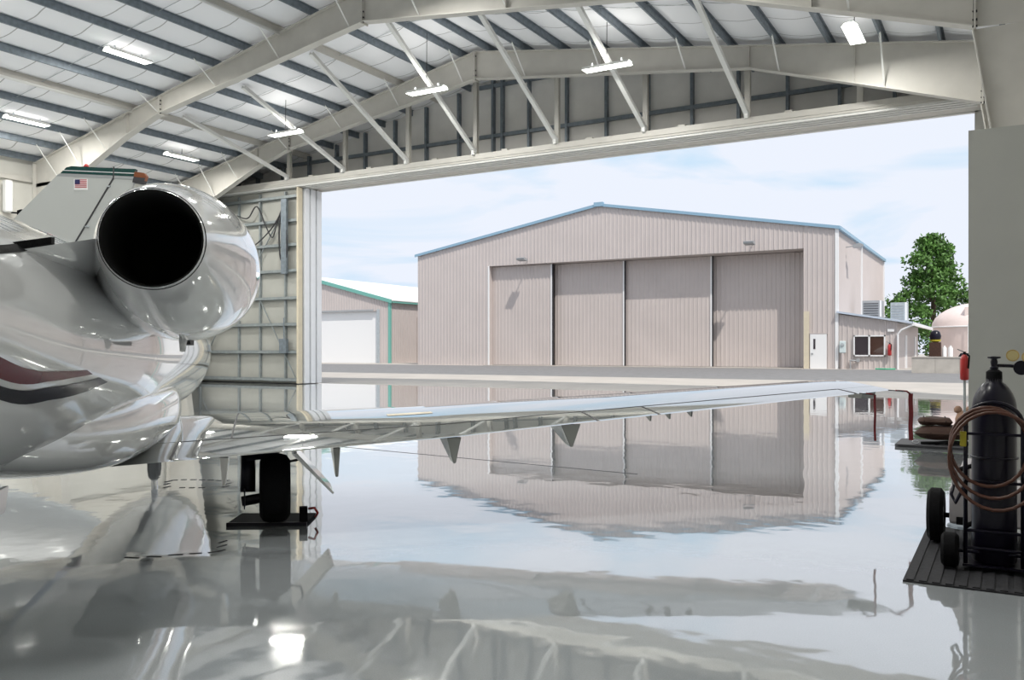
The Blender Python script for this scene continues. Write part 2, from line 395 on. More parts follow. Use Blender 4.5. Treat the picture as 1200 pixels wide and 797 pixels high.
# door header with tracks, hanging posts and long diagonal struts
hd = thing('door_header', 'beige box header with sliding door tracks over the hangar opening', 'beam', (0, 0, 8.95))
def hb(): return MB()
H0 = 8.95
MB().span((XL+0.2, 28.58, 0.02), (XO1+0.3, 30.45, 0.26)).build('header_beam', M['frame'], hd)
MB().span((XL+0.2, 28.55, 0.10), (XO1+0.3, 28.60, 0.30)).build('header_fascia', M['frame'], hd)
for y in (28.66, 28.92, 29.18, 29.44):
    MB().span((XL+0.3, y-0.04, -0.05), (XO1+0.2, y+0.05, 0.02)).build('track_rail', M['white_steel'], hd)
MB().span((XL+0.3, 30.30, -0.02), (XO1+0.2, 30.45, 0.02)).build('drip_edge', M['white_steel'], hd)
POST = [-31.8, -28.2, -24.9, -21.5, -18.2, -14.6, -11.1, -7.5, -4.0]
for x in POST:
    zt = roof_z(x)-H0
    p = MB(); p.span((x-0.09, 28.60, 0.26), (x+0.09, 28.615, zt)); p.span((x-0.09, 28.745, 0.26), (x+0.09, 28.76, zt)); p.span((x-0.008, 28.61, 0.26), (x+0.008, 28.75, zt))
    p.build('hanging_post', M['frame'], hd)
for x in POST[1:-1]:
    p0, p1 = Vector((x, 22.9, roof_z(x)-H0)), Vector((x, 28.55, 0.36))
    b = MB(); b.beam(p0, p1, 0.15, 0.02); d = (p1-p0).normalized(); u = Vector((0, -d.z, d.y)).normalized()
    if u.z < 0: u = -u
    for sx in (-0.07, 0.07): b.beam(p0+u*0.06+Vector((sx, 0, 0)), p1+u*0.06+Vector((sx, 0, 0)), 0.012, 0.12)
    b.build('diagonal_strut', M['white_steel'], hd)
    MB().span((x-0.06, 28.42, 0.26), (x+0.06, 28.60, 0.46)).build('strut_bracket', M['white_steel'], hd)
    MB().span((x+1.2, 28.62, 0.26), (x+1.45, 28.9, 0.38)).build('roller_bracket', M['frame'], hd)

# stacked sliding door leaves left of the opening
Z1 = 8.88
def leaf(name, y0, y1, x1, label, mat, first=False):
    if first:
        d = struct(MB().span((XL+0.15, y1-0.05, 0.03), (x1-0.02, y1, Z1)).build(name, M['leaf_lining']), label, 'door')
    else:
        d = struct(MB().span((XL+0.15, y0+0.02, 0.03), (x1-0.1, y1-0.02, Z1)).build(name, mat), label, 'door')
    e = MB().span((x1-0.1, y0, 0.03), (x1, y1-0.03, Z1)).build('edge_channel', mat, d)
    return d
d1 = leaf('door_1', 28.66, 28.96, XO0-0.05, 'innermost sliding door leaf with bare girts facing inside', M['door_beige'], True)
for i, (y0, y1) in enumerate(((29.04, 29.36), (29.44, 29.76), (29.84, 30.16))):
    leaf('door_%d' % (i+2), y0, y1, XO0, ['white sliding door leaf edge, first beside the beige one', 'white sliding door leaf edge between two others', 'outermost white sliding door leaf edge beside the opening'][i], M['door_white'])
for z in (0.17, 1.43, 2.69, 3.89, 5.13, 6.31, 7.41, 8.5):
    g = MB(); g.span((XL+0.2, 28.72, z-0.06), (XO0-0.2, 28.90, z-0.045)); g.span((XL+0.2, 28.72, z-0.06), (XO0-0.2, 28.735, z+0.08)); g.span((XL+0.2, 28.9, z-0.06), (XO0-0.2, 28.91, z+0.1))
    g.build('girt', M['galv_mid'], d1)
for x in (-34.3, -31.6, -30.2, -28.6):
    MB().span((x-0.04, 28.78, 0.1), (x+0.04, 28.9, Z1-0.1)).build('stud', M['galv_mid'], d1)
for p, q in (((-30.2, 4.0), (-27.9, 0.3)), ((-34.4, 0.3), (-32.2, 3.6)), ((-30.5, 5.4), (-28.4, 8.2))):
    MB().beam((p[0], 28.74, p[1]), (q[0], 28.74, q[1]), 0.05, 0.03).build('diagonal_brace', M['galv_mid'], d1)
MB().span((-28.72, 28.55, 1.4), (-28.3, 28.7, 2.05)).build('control_box', M['galv'], d1)
MB().tube([(-28.5, 28.62, 2.05), (-28.5, 28.62, 3.0)], 0.025, 6).build('conduit', M['galv'], d1)
for off, pts in ((0, [(-33.6, 7.9), (-32.6, 8.15), (-31.6, 7.9), (-30.8, 7.7), (-30.2, 8.2), (-29.6, 7.2), (-29.2, 6.7), (-28.9, 7.4), (-28.5, 8.2)]), (1, [(-32.2, 5.6), (-31.2, 6.1), (-30.2, 6.5), (-29.2, 7.2), (-28.5, 8.1)])):
    MB().tube(fair([(x, 28.62+0.03*off, z) for x, z in pts]), 0.03, 6).build('cable', M['seam'], d1, True)
loop = []
for kx, (x, z) in enumerate([(-28.55, 8.2), (-28.75, 7.2), (-28.72, 5.9), (-28.5, 5.5), (-28.3, 5.9), (-28.35, 7.3), (-28.45, 8.2)]): loop.append((x, 28.6, z))
MB().tube(fair(loop), 0.035, 6).build('cable', M['seam'], d1, True)
MB().span((-28.62, 28.56, 5.0), (-28.3, 28.68, 8.4)).build('cable_tray', M['galv'], d1)

# strip lights -------------------------------------------------------------
def lamp_meshes():
    h = MB(); Lh, Wd = 0.8, 0.22
    sec = [(-Wd, 0.0), (-0.12, 0.11), (0.12, 0.11), (Wd, 0.0), (Wd-0.015, 0.0), (0.11, 0.095), (-0.11, 0.095), (-Wd+0.015, 0.0)]
    h.rings([[(sx, y, z) for sx, z in sec] for sx_ in (0,) for y in (-Lh, Lh)])
    hous = h.mesh('housing', M['white_steel'])
    d = MB(); d.rings([[(sx, y, z) for sx, z in [(-Wd+0.02, 0.005), (Wd-0.02, 0.005), (0.10, 0.045), (-0.10, 0.045)]] for y in (-Lh+0.02, Lh-0.02)])
    return hous, d.mesh('diffuser', M['lamp'])
HM, DM = lamp_meshes()
HANG = MB().span((-0.02, -0.02, 0), (0.02, 0.02, 0.12)).mesh('bracket', M['galv_light'])
def strip_light(x, y, z, rz, label, group='strip lights under the hangar roof'):
    t = thing('strip_light', label, 'ceiling light', (x, y, z), rz, group)
    put('housing', HM, t); put('diffuser', DM, t)
    for s in (-0.5, 0.5): put('bracket', HANG, t, (0, s, 0.11))
    top = roof_z(x)+0.05-z
    if top > 0.3: MB().tube([(0, 0, 0.15), (0.02, 0.0, top)], 0.012, 5).build('cable', M['seam'], t)
    for nm, pw, zz, rx in (('light_down', LAMP_DOWN, -0.02, 0), ('ceiling_fill', CEILING_FILL, 0.14, PI)):  # second light faces up, added to brighten the roof blanket
        a = bpy.data.lights.new(nm, 'AREA'); a.shape = 'RECTANGLE'; a.size = 0.38; a.size_y = 1.5; a.energy = pw if nm == 'light_down' else pw*min(1, max(0.1, (top-0.2)/1.6)); a.color = (1.0, 0.985, 0.93)
        lo = put(nm, a, t, (0, 0, zz), (rx, 0, 0))
VIS = [(-3.65, 25.0, 10.15, 0, 'strip light at upper right beside the right-hand column'),
       (-10.98, 25.0, 10.46, PI/2, 'strip light hanging before the middle of the front frame'),
       (-17.95, 25.0, 10.75, PI/2, 'strip light hanging just below the ridge of the front frame'),
       (-24.8, 25.0, 10.10, PI/2, 'strip light hanging on the left slope beyond the near frame'),
       (-30.9, 25.0, 9.85, 0, 'strip light right above the engine nacelle near the eaves'),
       (-25.1, 18.2, 11.20, 0, 'larger strip light on this side of the near frame, upper one'),
       (-31.5, 18.6, 10.00, 0, 'strip light at far left edge low above the side wall')]
for a in VIS: strip_light(*a)
for y in (18.4, 11.8, 5.2):  # unseen rows added to brighten the floor, partition and jet
    for x in (-31.5, -25.1, -18.0, -11.0) + ((-4.0,) if y < 6 else ()):
        if y == 18.4:
            if x < -20: continue
            x += 3.6
        strip_light(x, y, roof_z(x)-(0.4 if y > 12 else 1.2), 0, 'unseen strip light added outside the picture to brighten the hangar floor')

# dashed reflection painted onto the floor, and the joint
def fdash(p, q, w): MB().beam((p[0], p[1], 0.002), (q[0], q[1], 0.002), w, 0.003).build('reflection_dash', M['seam'], fl)
MB().beam((-10.2, 10.62, 0.001), (-4.0, 10.05, 0.001), 0.03, 0.003).build('floor_joint', M['seam'], fl)
DASHES = [(-8.6, 6.81, -8.56, 6.87, 0.035), (-8.54, 6.9, -8.49, 6.94, 0.035), (-8.45, 6.96, -8.39, 7.0, 0.035), (-8.35, 7.01, -8.29, 7.04, 0.035), (-8.25, 7.05, -8.18, 7.07, 0.035), (-8.14, 7.08, -8.07, 7.09, 0.035), (-8.55, 6.69, -8.58, 6.79, 0.035), (-8.4, 6.56, -8.43, 6.65, 0.035), (-8.22, 6.41, -8.24, 6.51, 0.035), (-8.07, 6.5, -8.02, 6.53, 0.035), (-7.97, 6.55, -7.92, 6.58, 0.035), (-7.88, 6.6, -7.83, 6.65, 0.035), (-8.01, 7.08, -8.03, 7.17, 0.035), (-7.82, 6.93, -7.84, 7.03, 0.035), (-7.67, 6.76, -7.69, 6.86, 0.035), (-5.71, 4.11, -5.6, 4.15, 0.018), (-5.59, 4.21, -5.49, 4.26, 0.018), (-5.49, 4.32, -5.41, 4.39, 0.018), (-5.39, 4.43, -5.32, 4.49, 0.018), (-5.29, 4.52, -5.25, 4.6, 0.018), (-5.37, 4.68, -5.38, 4.78, 0.018), (-5.48, 4.79, -5.5, 4.89, 0.018), (-5.26, 4.58, -5.26, 4.66, 0.018)]
for x0, y0, x1, y1, w in DASHES: fdash((x0, y0), (x1, y1), w)

# ================================================================== OUTSIDE GROUND
GZ = [(30.0, 0.0), (31.5, 0.0), (57, 0.37), (400, 0.37)]
def gz_(y): return interp(GZ, y)[0]
def strip(name, y0, y1, mat, label, x0=-140, x1=90):
    yy = sorted({y0, y1} | {p[0] for p in GZ if y0 < p[0] < y1})
    m = MB(); m.rings([[(x0, y, gz_(y)-0.02), (x1, y, gz_(y)-0.02), (x1, y, gz_(y)-0.4), (x0, y, gz_(y)-0.4)] for y in yy])
    return struct(m.build(name, mat), label, 'ground')
strip('ground_apron', YD, 41.5, M['concrete'], 'pale concrete apron just outside the hangar door')
strip('ground_taxiway', 41.5, 56.2, M['asphalt'], 'grey asphalt lane in front of the far hangars')
strip('ground_yard', 56.2, 260, M['concrete'], 'pale ground around the far buildings')
GF = 0.35

# ribbed siding: profile along u, built from z0(u) to z1(u)
def ribbed(mb, P, u0, u1, z0, z1, pitch=0.305, depth=0.035, brk=()):
    us = []; u = u0
    while u < u1-1e-6:
        for a, d in ((0, 0), (0.62, 0), (0.72, 1), (0.90, 1)):
            q = u+a*pitch
            if q < u1: us.append((q, d*depth))
        u += pitch
    us.append((u1, 0))
    for b in brk:
        us += [(b-1e-3, 0), (b+1e-3, 0)]
    us.sort()
    for (a, da), (b, db) in zip(us, us[1:]):
        if b-a < 1e-5: continue
        m = (a+b)/2
        lo0, lo1 = z0(a+1e-4 if a < m else a), z0(b-1e-4)
        mb.add([P(a, lo0, da), P(b, lo1, db), P(b, z1(b), db), P(a, z1(a), da)], [(0, 1, 2, 3)])
    return mb

# ---------------- big tan hangar across the taxiway
Y0 = 57.0
bx0, bx1, bxr = -41.8, -9.3, -25.6
ez, rz_ = 9.22, 12.0
bh = thing('hangar_building', 'large tan ribbed metal hangar with four sliding doors across the taxiway', 'building', (0, 0, 0))
def gtop(x): return ez+(rz_-ez)*(1-abs(x-bxr)/(bxr-bx0 if x < bxr else bx1-bxr))
ox0, ox1, ozt = -34.95, -11.35, 8.05
ribbed(MB(), lambda u, z, d: (u, Y0-d, z), bx0, bx1, lambda u: ozt if ox0 < u < ox1 else GF-0.1, gtop, brk=(ox0, ox1)).build('front_wall', M['tan'], bh)
DEP = 23.0
ribbed(MB(), lambda u, z, d: (bx1+d, u, z), Y0, Y0+DEP, lambda u: GF-0.1, lambda u: ez).build('side_wall', M['tan'], bh)
ribbed(MB(), lambda u, z, d: (bx0-d, u, z), Y0, Y0+DEP, lambda u: GF-0.1, lambda u: ez).build('side_wall', M['tan'], bh)
MB().prism([(bx0, GF), (bx1, GF), (bx1, ez), (bxr, rz_), (bx0, ez)], lambda x, z: (x, Y0+DEP, z), lambda x, z: (x, Y0+DEP+0.1, z)).build('rear_wall', M['tan'], bh)
for a, b in ((bx0-0.2, bxr), (bx1+0.2, bxr)):
    za = gtop(bx0)
    MB().prism([(a, ez-0.02), (b, rz_+0.02), (b, rz_+0.12), (a, ez+0.08)], lambda x, z: (x, Y0-0.12, z), lambda x, z: (x, Y0+DEP+0.2, z)).build('roof_slope', M['roof_blue'], bh)
    MB().prism([(a, ez-0.10), (b, rz_-0.08), (b, rz_+0.13), (a, ez+0.10)], lambda x, z: (x, Y0-0.18, z), lambda x, z: (x, Y0-0.1, z)).build('roof_trim', M['blue_trim'], bh)
MB().span((bxr-0.35, Y0-0.25, rz_-0.1), (bxr+0.35, Y0+0.05, rz_+0.2)).build('ridge_cap', M['blue_trim'], bh)
MB().span((bx1+0.02, Y0, ez-0.12), (bx1+0.22, Y0+DEP, ez+0.1)).build('gutter', M['blue_trim'], bh)
MB().span((bx1-0.12, Y0-0.08, GF), (bx1+0.08, Y0+0.08, ez)).build('corner_trim', M['white_metal'], bh)
for y in (66.8, 79.6): MB().span((bx1+0.02, y-0.06, 2.0), (bx1+0.14, y+0.06, ez)).build('downspout', M['white_metal'], bh)
# door pocket
pk = MB(); pk.span((ox0-0.1, Y0+0.05, ozt-0.02), (ox1+0.1, Y0+2.4, ozt+0.1)); pk.span((ox1, Y0+0.03, GF), (ox1+0.1, Y0+2.4, ozt)); pk.span((ox0-0.1, Y0+0.03, GF), (ox0, Y0+2.4, ozt)); pk.span((ox0, Y0+2.35, GF), (ox1, Y0+2.45, ozt))
pk.build('door_pocket', M['tan_door'], bh)
MB().span((ox0, Y0-0.9, GF-0.1), (ox1, Y0+2.4, GF+0.03)).build('door_sill', M['concrete'], bh)
LE = [-34.95, -29.75, -24.15, -17.75, -11.35]
for i in range(4):
    yy = Y0+(0.46, 1.0, 1.2, 1.6)[i]
    lf = MB(); a, b = LE[i], LE[i+1]+0.12
    ribbed(lf, lambda u, z, d: (u, yy-d, z), a+0.06, b, lambda u: GF+0.05, lambda u: ozt-0.05, depth=0.025)
    lf.span((a, yy+0.02, GF+0.05), (b, yy+0.12, ozt-0.05))
    lo = lf.build('door_leaf', M['tan_door'], bh)
    if i < 3:
        MB().span((b-0.14, yy-0.08, GF+0.05), (b-0.04, yy, ozt-0.05)).build('door_edge', M['white_metal'], lo)
        MB().span((b-0.04, yy-0.06, GF+0.05), (b+0.03, yy+0.1, ozt-0.05)).build('door_seal', M['seam'], lo)
MB().span((ox1+0.03, Y0-0.12, GF), (ox1+0.36, Y0-0.03, 4.0)).build('jamb_guard', M['door_beige'], bh)
MB().span((ox0-0.1, Y0-0.06, GF), (ox0+0.03, Y0-0.0, ozt)).build('jamb_trim', M['white_metal'], bh)
# personnel door
ed = MB().span((-10.93, Y0-0.09, GF), (-9.92, Y0-0.02, 2.55)).build('entry_door', M['white_metal'], bh)
MB().span((-10.72, Y0-0.11, 1.6), (-10.6, Y0-0.08, 2.25)).build('vision_pane', M['glass_dark'], ed)
MB().span((-10.86, Y0-0.13, 1.25), (-10.74, Y0-0.08, 1.35)).build('handle', M['unit'], ed)
MB().span((-11.0, Y0-0.1, 2.55), (-9.85, Y0-0.02, 2.63)).build('door_frame', M['tan_door'], ed)
# flood lights on the far hangar
def flood(x, y, z, rz, label):
    t = thing('flood_light', label, 'flood light', (x, y, z), rz, 'flood lights on the tan hangar')
    MB().beam((0, 0, 0), (0, -0.5, 0.05), 0.06, 0.06).build('arm', M['unit'], t)
    MB().prism([(-0.45, -0.06), (-0.5, 0.12), (-0.85, 0.2), (-1.05, 0.14), (-1.0, 0.0)], lambda y, z: (-0.32, y, z), lambda y, z: (0.32, y, z)).build('head', M['unit'], t)
flood(-31.6, Y0-0.05, 8.28, 0, 'grey flood light over the leftmost far hangar door')
flood(-14.6, Y0-0.05, 8.45, 0, 'grey flood light over the rightmost far hangar door')
flood(bx1+0.05, Y0+3.0, 8.3, PI/2, 'grey flood light on the side wall of the far hangar')

# ---------------- low annex at its right
ax = thing('annex_building', 'low tan lean-to office with a sliding window beside the large hangar', 'building')
AX1, AY1 = -5.85, 71.0
def atop(x): return 3.80+(3.26-3.80)*(x-bx1)/(AX1-bx1)
ribbed(MB(), lambda u, z, d: (u, Y0-d, z), bx1+0.1, AX1, lambda u: GF-0.1, atop).build('front_wall', M['tan'], ax)
MB().span((AX1-0.1, Y0+0.02, GF-0.1), (AX1, AY1, 3.2)).build('side_wall', M['tan'], ax)
for y in (61.5, 68): MB().span((AX1, y, GF), (AX1+0.05, y+1.1, 2.5)).build('side_door', M['white_metal'], ax)
MB().prism([(bx1, 3.86), (AX1+0.9, 3.12), (AX1+0.9, 3.24), (bx1, 3.98)], lambda x, z: (x, Y0-0.3, z), lambda x, z: (x, AY1, z)).build('roof', M['roof_blue'], ax)
MB().span((AX1+0.86, Y0-0.3, 3.0), (AX1+1.0, AY1, 3.18)).build('gutter', M['white_metal'], ax)
MB().tube([(AX1+0.9, Y0-0.2, 3.05), (AX1+0.25, Y0-0.14, 2.75), (AX1+0.05, Y0-0.12, 2.5), (AX1+0.05, Y0-0.12, GF)], 0.06, 6).build('downspout', M['white_metal'], ax)
wf = MB(); 
wx0, wx1, wz0, wz1 = -8.33, -6.5, 1.15, 2.45
for a, b in (((wx0, wz0), (wx1, wz0+0.08)), ((wx0, wz1-0.08), (wx1, wz1)), ((wx0, wz0), (wx0+0.08, wz1)), ((wx1-0.08, wz0), (wx1, wz1)), (((wx0+wx1)/2-0.05, wz0), ((wx0+wx1)/2+0.05, wz1))):
    wf.span((a[0], Y0-0.14, a[1]), (b[0], Y0-0.05, b[1]))
wfo = wf.build('window_frame', M['white_metal'], ax)
mxw = (wx0+wx1)/2
MB().span((wx0+0.08, Y0-0.09, wz0+0.08), (mxw-0.05, Y0-0.06, wz1-0.08)).build('pane', M['glass_dark'], wfo)
MB().span((mxw+0.05, Y0-0.09, wz0+0.08), (wx1-0.08, Y0-0.06, wz1-0.08)).build('pane', M['glass_brown'], wfo)
MB().span((-6.38, Y0-0.1, 2.66), (-6.0, Y0-0.05, 2.82)).build('wall_sign', M['white_metal'], ax)
t = thing('electric_meter', 'pale electric meter box on a post beside the office window', 'meter', (-8.95, Y0-0.2, GF))
bevel(MB().span((-0.19, -0.1, 1.0), (0.19, 0.1, 1.75)).build('meter_box', M['meter'], t), 0.04)
MB().lathe([(-0.16, 0.1), (-0.1, 0.12)], (0, 0, 1.52), 'y', 14).build('dial', M['galv_light'], t)
MB().tube([(0, 0, 0), (0, 0, 1.0)], 0.1, 8).build('post', M['tan'], t)
t = thing('gas_riser', 'grey pipe manifold low on the office wall beneath the window', 'pipe', (-8.3, Y0-0.15, GF))
MB().tube([(-0.25, 0, 0.55), (0.3, 0, 0.5)], 0.05, 6).build('pipe', M['unit'], t)
MB().lathe([(-0.08, 0.12), (0.08, 0.12)], (0.25, 0, 0.55), 'y', 10).build('regulator', M['unit'], t)
MB().tube([(-0.2, 0, 0), (-0.2, 0, 0.55)], 0.04, 6).build('riser', M['unit'], t)
def extinguisher(name, label, loc, s=1.0, pole=0.0):
    t = thing(name, label, 'fire extinguisher', loc)
    z = pole
    MB().lathe([(z, 0.055*s), (z+0.02*s, 0.07*s), (z+0.36*s, 0.07*s), (z+0.41*s, 0.05*s), (z+0.44*s, 0.025*s)], (0, 0, 0), 'z', 16).build('cylinder', M['red'], t, True, 50)
    MB().span((-0.02*s, -0.02*s, z+0.43*s), (0.02*s, 0.02*s, z+0.49*s)).build('valve', M['black_gloss'], t)
    MB().beam((0.02*s, 0, z+0.47*s), (-0.11*s, 0, z+0.53*s), 0.025*s, 0.015*s).build('lever', M['galv'], t)
    MB().tube([(0.02*s, -0.03*s, z+0.46*s), (0.075*s, -0.06*s, z+0.42*s), (0.06*s, -0.085*s, z+0.2*s)], 0.014*s, 6).build('hose', M['black'], t, True)
    if pole:
        MB().tube([(0, 0.02, 0), (0, 0.02, z+0.05)], 0.012, 6).build('pole', M['galv_light'], t)
        MB().lathe([(0, 0.14), (0.02, 0.13)], (0, 0.02, 0), 'z', 16).build('foot', M['galv'], t)
    return t
extinguisher('fire_extinguisher', 'small red fire extinguisher on the office wall right of the window', (-6.25, Y0-0.2, 1.2), 1.6)
tag(MB().tube([(-7.0, Y0-0.5, GF+0.03), (-6.4, Y0-0.7, GF+0.03), (-5.9, Y0-0.5, GF+0.03)], 0.06, 6).build('garden_hose', M['grass']), 'short green hose lying at the foot of the office wall', 'hose')
for (x, y, sx, sy, sz, lb) in ((-7.9, 62.5, 1.2, 1.2, 1.15, 'grey rooftop cooling unit with dark grille, left one on the office roof'), (-6.3, 62.8, 1.0, 1.0, 1.25, 'paler rooftop cooling unit, right one on the office roof')):
    zb = atop(x)+0.12
    t = thing('cooling_unit', lb, 'cooling unit', (x, y, zb))
    MB().span((-sx/2, -sy/2, 0), (sx/2, sy/2, sz)).build('casing', M['unit'] if x < -7 else M['galv_light'], t)
    for kk in range(6): MB().span((-sx/2+0.08, -sy/2-0.03, 0.12+kk*sz*0.14), (sx/2-0.2, -sy/2, 0.16+kk*sz*0.14)).build('louvre', M['seam'] if x < -7 else M['unit'], t)
    MB().span((sx/2-0.12, -sy/2-0.02, 0.05), (sx/2, -sy/2+0.02, sz)).build('corner_post', M['white_metal'], t)

# ---------------- small hangar at left
sh = thing('hangar_building', 'smaller tan hangar with a white door and white roof at the left', 'building')
SY, sx1, sxr, sx0, sez, srz, sL = 61.0, -47.8, -58.0, -68.2, 5.9, 8.45, 26.0
def stop_(x): return sez+(srz-sez)*(1-abs(x-sxr)/(sx1-sxr))
so0, so1, soz = -66.5, -49.15, 5.05
ribbed(MB(), lambda u, z, d: (u, SY-d, z), sx0, sx1, lambda u: soz if so0 < u < so1 else GF-0.1, stop_, brk=(so0, so1)).build('front_wall', M['tan'], sh)
ribbed(MB(), lambda u, z, d: (sx1+d, u, z), SY, SY+sL, lambda u: GF-0.1, lambda u: sez).build('side_wall', M['tan'], sh)
MB().span((sx0-0.1, SY, GF), (sx0, SY+sL, sez)).build('side_wall', M['tan'], sh)
MB().span((so0, SY+0.25, GF), (so1, SY+0.35, soz)).build('door_leaf', M['white_metal'], sh)
MB().span((so1-0.12, SY-0.05, GF), (so1+0.2, SY+0.3, soz+0.15)).build('jamb', M['galv_light'], sh)
MB().span((so0, SY-0.08, soz), (so1-0.5, SY+0.3, soz+0.16)).build('door_header', M['unit'], sh)
for a in (sx0-0.3, sx1+0.3):
    MB().prism([(a, sez-0.02), (sxr, srz+0.05), (sxr, srz+0.17), (a, sez+0.1)], lambda x, z: (x, SY-0.15, z), lambda x, z: (x, SY+sL, z)).build('roof_slope', M['roof_white'], sh)
    MB().prism([(a, sez-0.2), (sxr, srz-0.13), (sxr, srz+0.2), (a, sez+0.13)], lambda x, z: (x, SY-0.22, z), lambda x, z: (x, SY-0.12, z)).build('roof_trim', M['green_trim'], sh)
MB().span((sx1-0.15, SY-0.08, GF), (sx1+0.1, SY+0.1, sez)).build('corner_trim', M['green_trim'], sh)
MB().span((sx1+0.02, SY, sez-0.15), (sx1+0.3, SY+sL, sez+0.02)).build('gutter', M['green_trim'], sh)
MB().span((sx1+0.03, SY+4.0, GF), (sx1+0.12, SY+8.0, 4.6)).build('side_door', M['tan_door'], sh)

# ---------------- right background: tank, low wall, small things, trees
tk = thing('storage_tank', 'pinkish white domed storage tank beyond the low wall', 'tank', (-1.7, 78.0, GF))
MB().lathe([(0, 3.7), (3.0, 3.7)], (0, 0, 0), 'z', 40).build('shell', M['tank'], tk, True, 40)
MB().lathe([(3.0, 3.74)]+[(3.0+2.0*math.sin(a), 3.74*math.cos(a)) for a in [PI/2*k/8 for k in range(1, 8)]]+[(5.0, 0.15)], (0, 0, 0), 'z', 40).build('dome', M['tank'], tk, True, 40)
MB().tube([(3.75*math.cos(a), 3.75*math.sin(a), 3.0) for a in [2*PI*k/40 for k in range(40)]], 0.07, 6, True).build('rim', M['white_metal'], tk, True)
MB().span((-1.2, -3.2, 3.5), (0.9, -1.6, 4.5)).build('hatch_box', M['tank'], tk)
MB().lathe([(4.8, 0.35), (5.5, 0.35), (5.7, 0.15)], (-0.2, -1.0, 0), 'z', 12).build('vent', M['tank'], tk, True, 40)
ld = MB()
for sx in (-0.25, 0.25): ld.tube([(-0.7+sx, -3.75, 0.2), (-0.7+sx, -3.75, 3.2)], 0.03, 5)
for kk in range(8): ld.tube([(-0.95, -3.75, 0.5+kk*0.35), (-0.45, -3.75, 0.5+kk*0.35)], 0.02, 5)
ld.build('ladder', M['white_metal'], tk)
lw = thing('low_wall', 'low grey concrete wall right of the office', 'wall', (0, 0, 0))
bm_ = MB().span((0, 0, 0), (1.16, 0.3, 0.84)).mesh('block', M['block'])
for kk in range(5): put('block', bm_, lw, (-4.6+kk*1.17, 52.0, gz_(52)-0.02))
MB().span((-4.65, 51.97, gz_(52)+0.82), (1.25, 52.33, gz_(52)+0.88)).build('cap', M['block'], lw)
t = thing('drum_stand', 'dark round drum with a yellow band on a brown stand behind the low wall', 'drum', (-4.35, 66.0, GF))
MB().lathe([(-0.45, 0.15), (-0.35, 0.3), (0, 0.38), (0.3, 0.28), (0.4, 0.1)], (0, 0, 2.15), 'z', 16).build('drum', M['black_gloss'], t, True)
MB().lathe([(0, 0.33), (0.12, 0.35)], (0, 0, 1.78), 'z', 16).build('band', M['yellow'], t)
MB().span((-0.35, -0.35, 0), (0.35, 0.35, 1.72)).build('stand', M['brown'], t)
for kk, (x, lb) in enumerate(((-3.80, 'left one of two white canisters behind the low wall'), (-3.42, 'right one of two white canisters behind the low wall'))):
    t = thing('canister', lb, 'canister', (x, 66.0, GF), 0, 'canisters behind the low wall')
    MB().lathe([(0, 0.15), (1.3, 0.15), (1.4, 0.1)], (0, 0, 0), 'z', 12).build('body', M['white_metal'], t, True, 40)
    MB().lathe([(1.4, 0.06), (1.5, 0.06)], (0, 0, 0), 'z', 8).build('cap', M['white_metal'], t)
t = thing('covered_cart', 'small dark hump-shaped cart behind the low wall', 'cart', (-2.1, 58.0, GF))
MB().prism([(-0.55, 0.25), (-0.5, 0.75), (-0.35, 1.0), (0.3, 1.0), (0.5, 0.75), (0.6, 0.25)], lambda x, z: (x, -0.4, z), lambda x, z: (x, 0.4, z)).build('cover', M['black_gloss'], t)
for sx in (-0.35, 0.35): MB().lathe([(-0.45, 0.2), (0.45, 0.2)], (sx, 0, 0.2), 'y', 12).build('wheel', M['black'], t)
def tree(loc, prof_, n, leafsize, label, trunk):
    t = thing('tree', label, 'tree', loc)
    rnd = random.Random(11); lm = MB()
    cl = []
    H = prof_[-1][0]
    for i in range(n):
        z = rnd.uniform(prof_[0][0], H); r = interp(prof_, z)[0]
        a = rnd.uniform(0, 2*PI); q = r*math.sqrt(rnd.uniform(0.15, 1.0)); cl.append((q*math.cos(a), q*math.sin(a), z))
    for c in cl:
        cr_ = rnd.uniform(0.45, 0.95)
        for j in range(42):
            d = Vector((rnd.gauss(0, 1), rnd.gauss(0, 1), rnd.gauss(0, 0.7))).normalized()*cr_*rnd.uniform(0.55, 1.0)
            p = Vector(c)+d; u = Vector((rnd.gauss(0, 1), rnd.gauss(0, 1), rnd.gauss(0, 1))).normalized()
            w = u.cross(Vector((rnd.gauss(0, 1), rnd.gauss(0, 1), rnd.gauss(0, 1)))).normalized(); s = leafsize*rnd.uniform(0.7, 1.3)
            lm.add([p-u*s, p+w*s*0.55, p+u*s, p-w*s*0.55], [(0, 1, 2, 3)])
    me = bpy.data.meshes.new('foliage'); me.from_pydata(lm.v, [], lm.f); me.materials.append(M['leaf'])
    f = put('foliage', me, t); f['kind'] = 'stuff'
    MB().tube([(0, 0, 0), (0.1, 0, H*0.4), (0, 0.1, H*0.85)], [trunk, trunk*0.7, trunk*0.2], 8).build('trunk', M['bark'], t, True)
    for a in range(5):
        an = a*1.3; z = H*(0.3+0.1*a); MB().tube([(0, 0, z), (math.cos(an)*1.5, math.sin(an)*1.5, z+1.2)], [trunk*0.4, trunk*0.15], 6).build('branch', M['bark'], t)
tree((-6.6, 96.0, GF), [(0.8, 5.0), (3.5, 5.2), (5.5, 4.5), (6.6, 3.4), (7.2, 3.0), (8.6, 2.2), (9.6, 2.4), (11.2, 1.7), (12.4, 0.5)], 300, 0.21, 'tall leafy green tree behind the domed tank', 0.35)
tree((-9.6, 90.0, GF), [(1.0, 1.2), (3.0, 1.5), (4.4, 0.7)], 26, 0.2, 'small dark tree peeking out behind the office roof', 0.15)
tree((-5.0, 83.0, GF), [(0.3, 0.6), (1.4, 0.8), (2.6, 0.5)], 10, 0.15, 'low green shrub at the end of the office', 0.06)
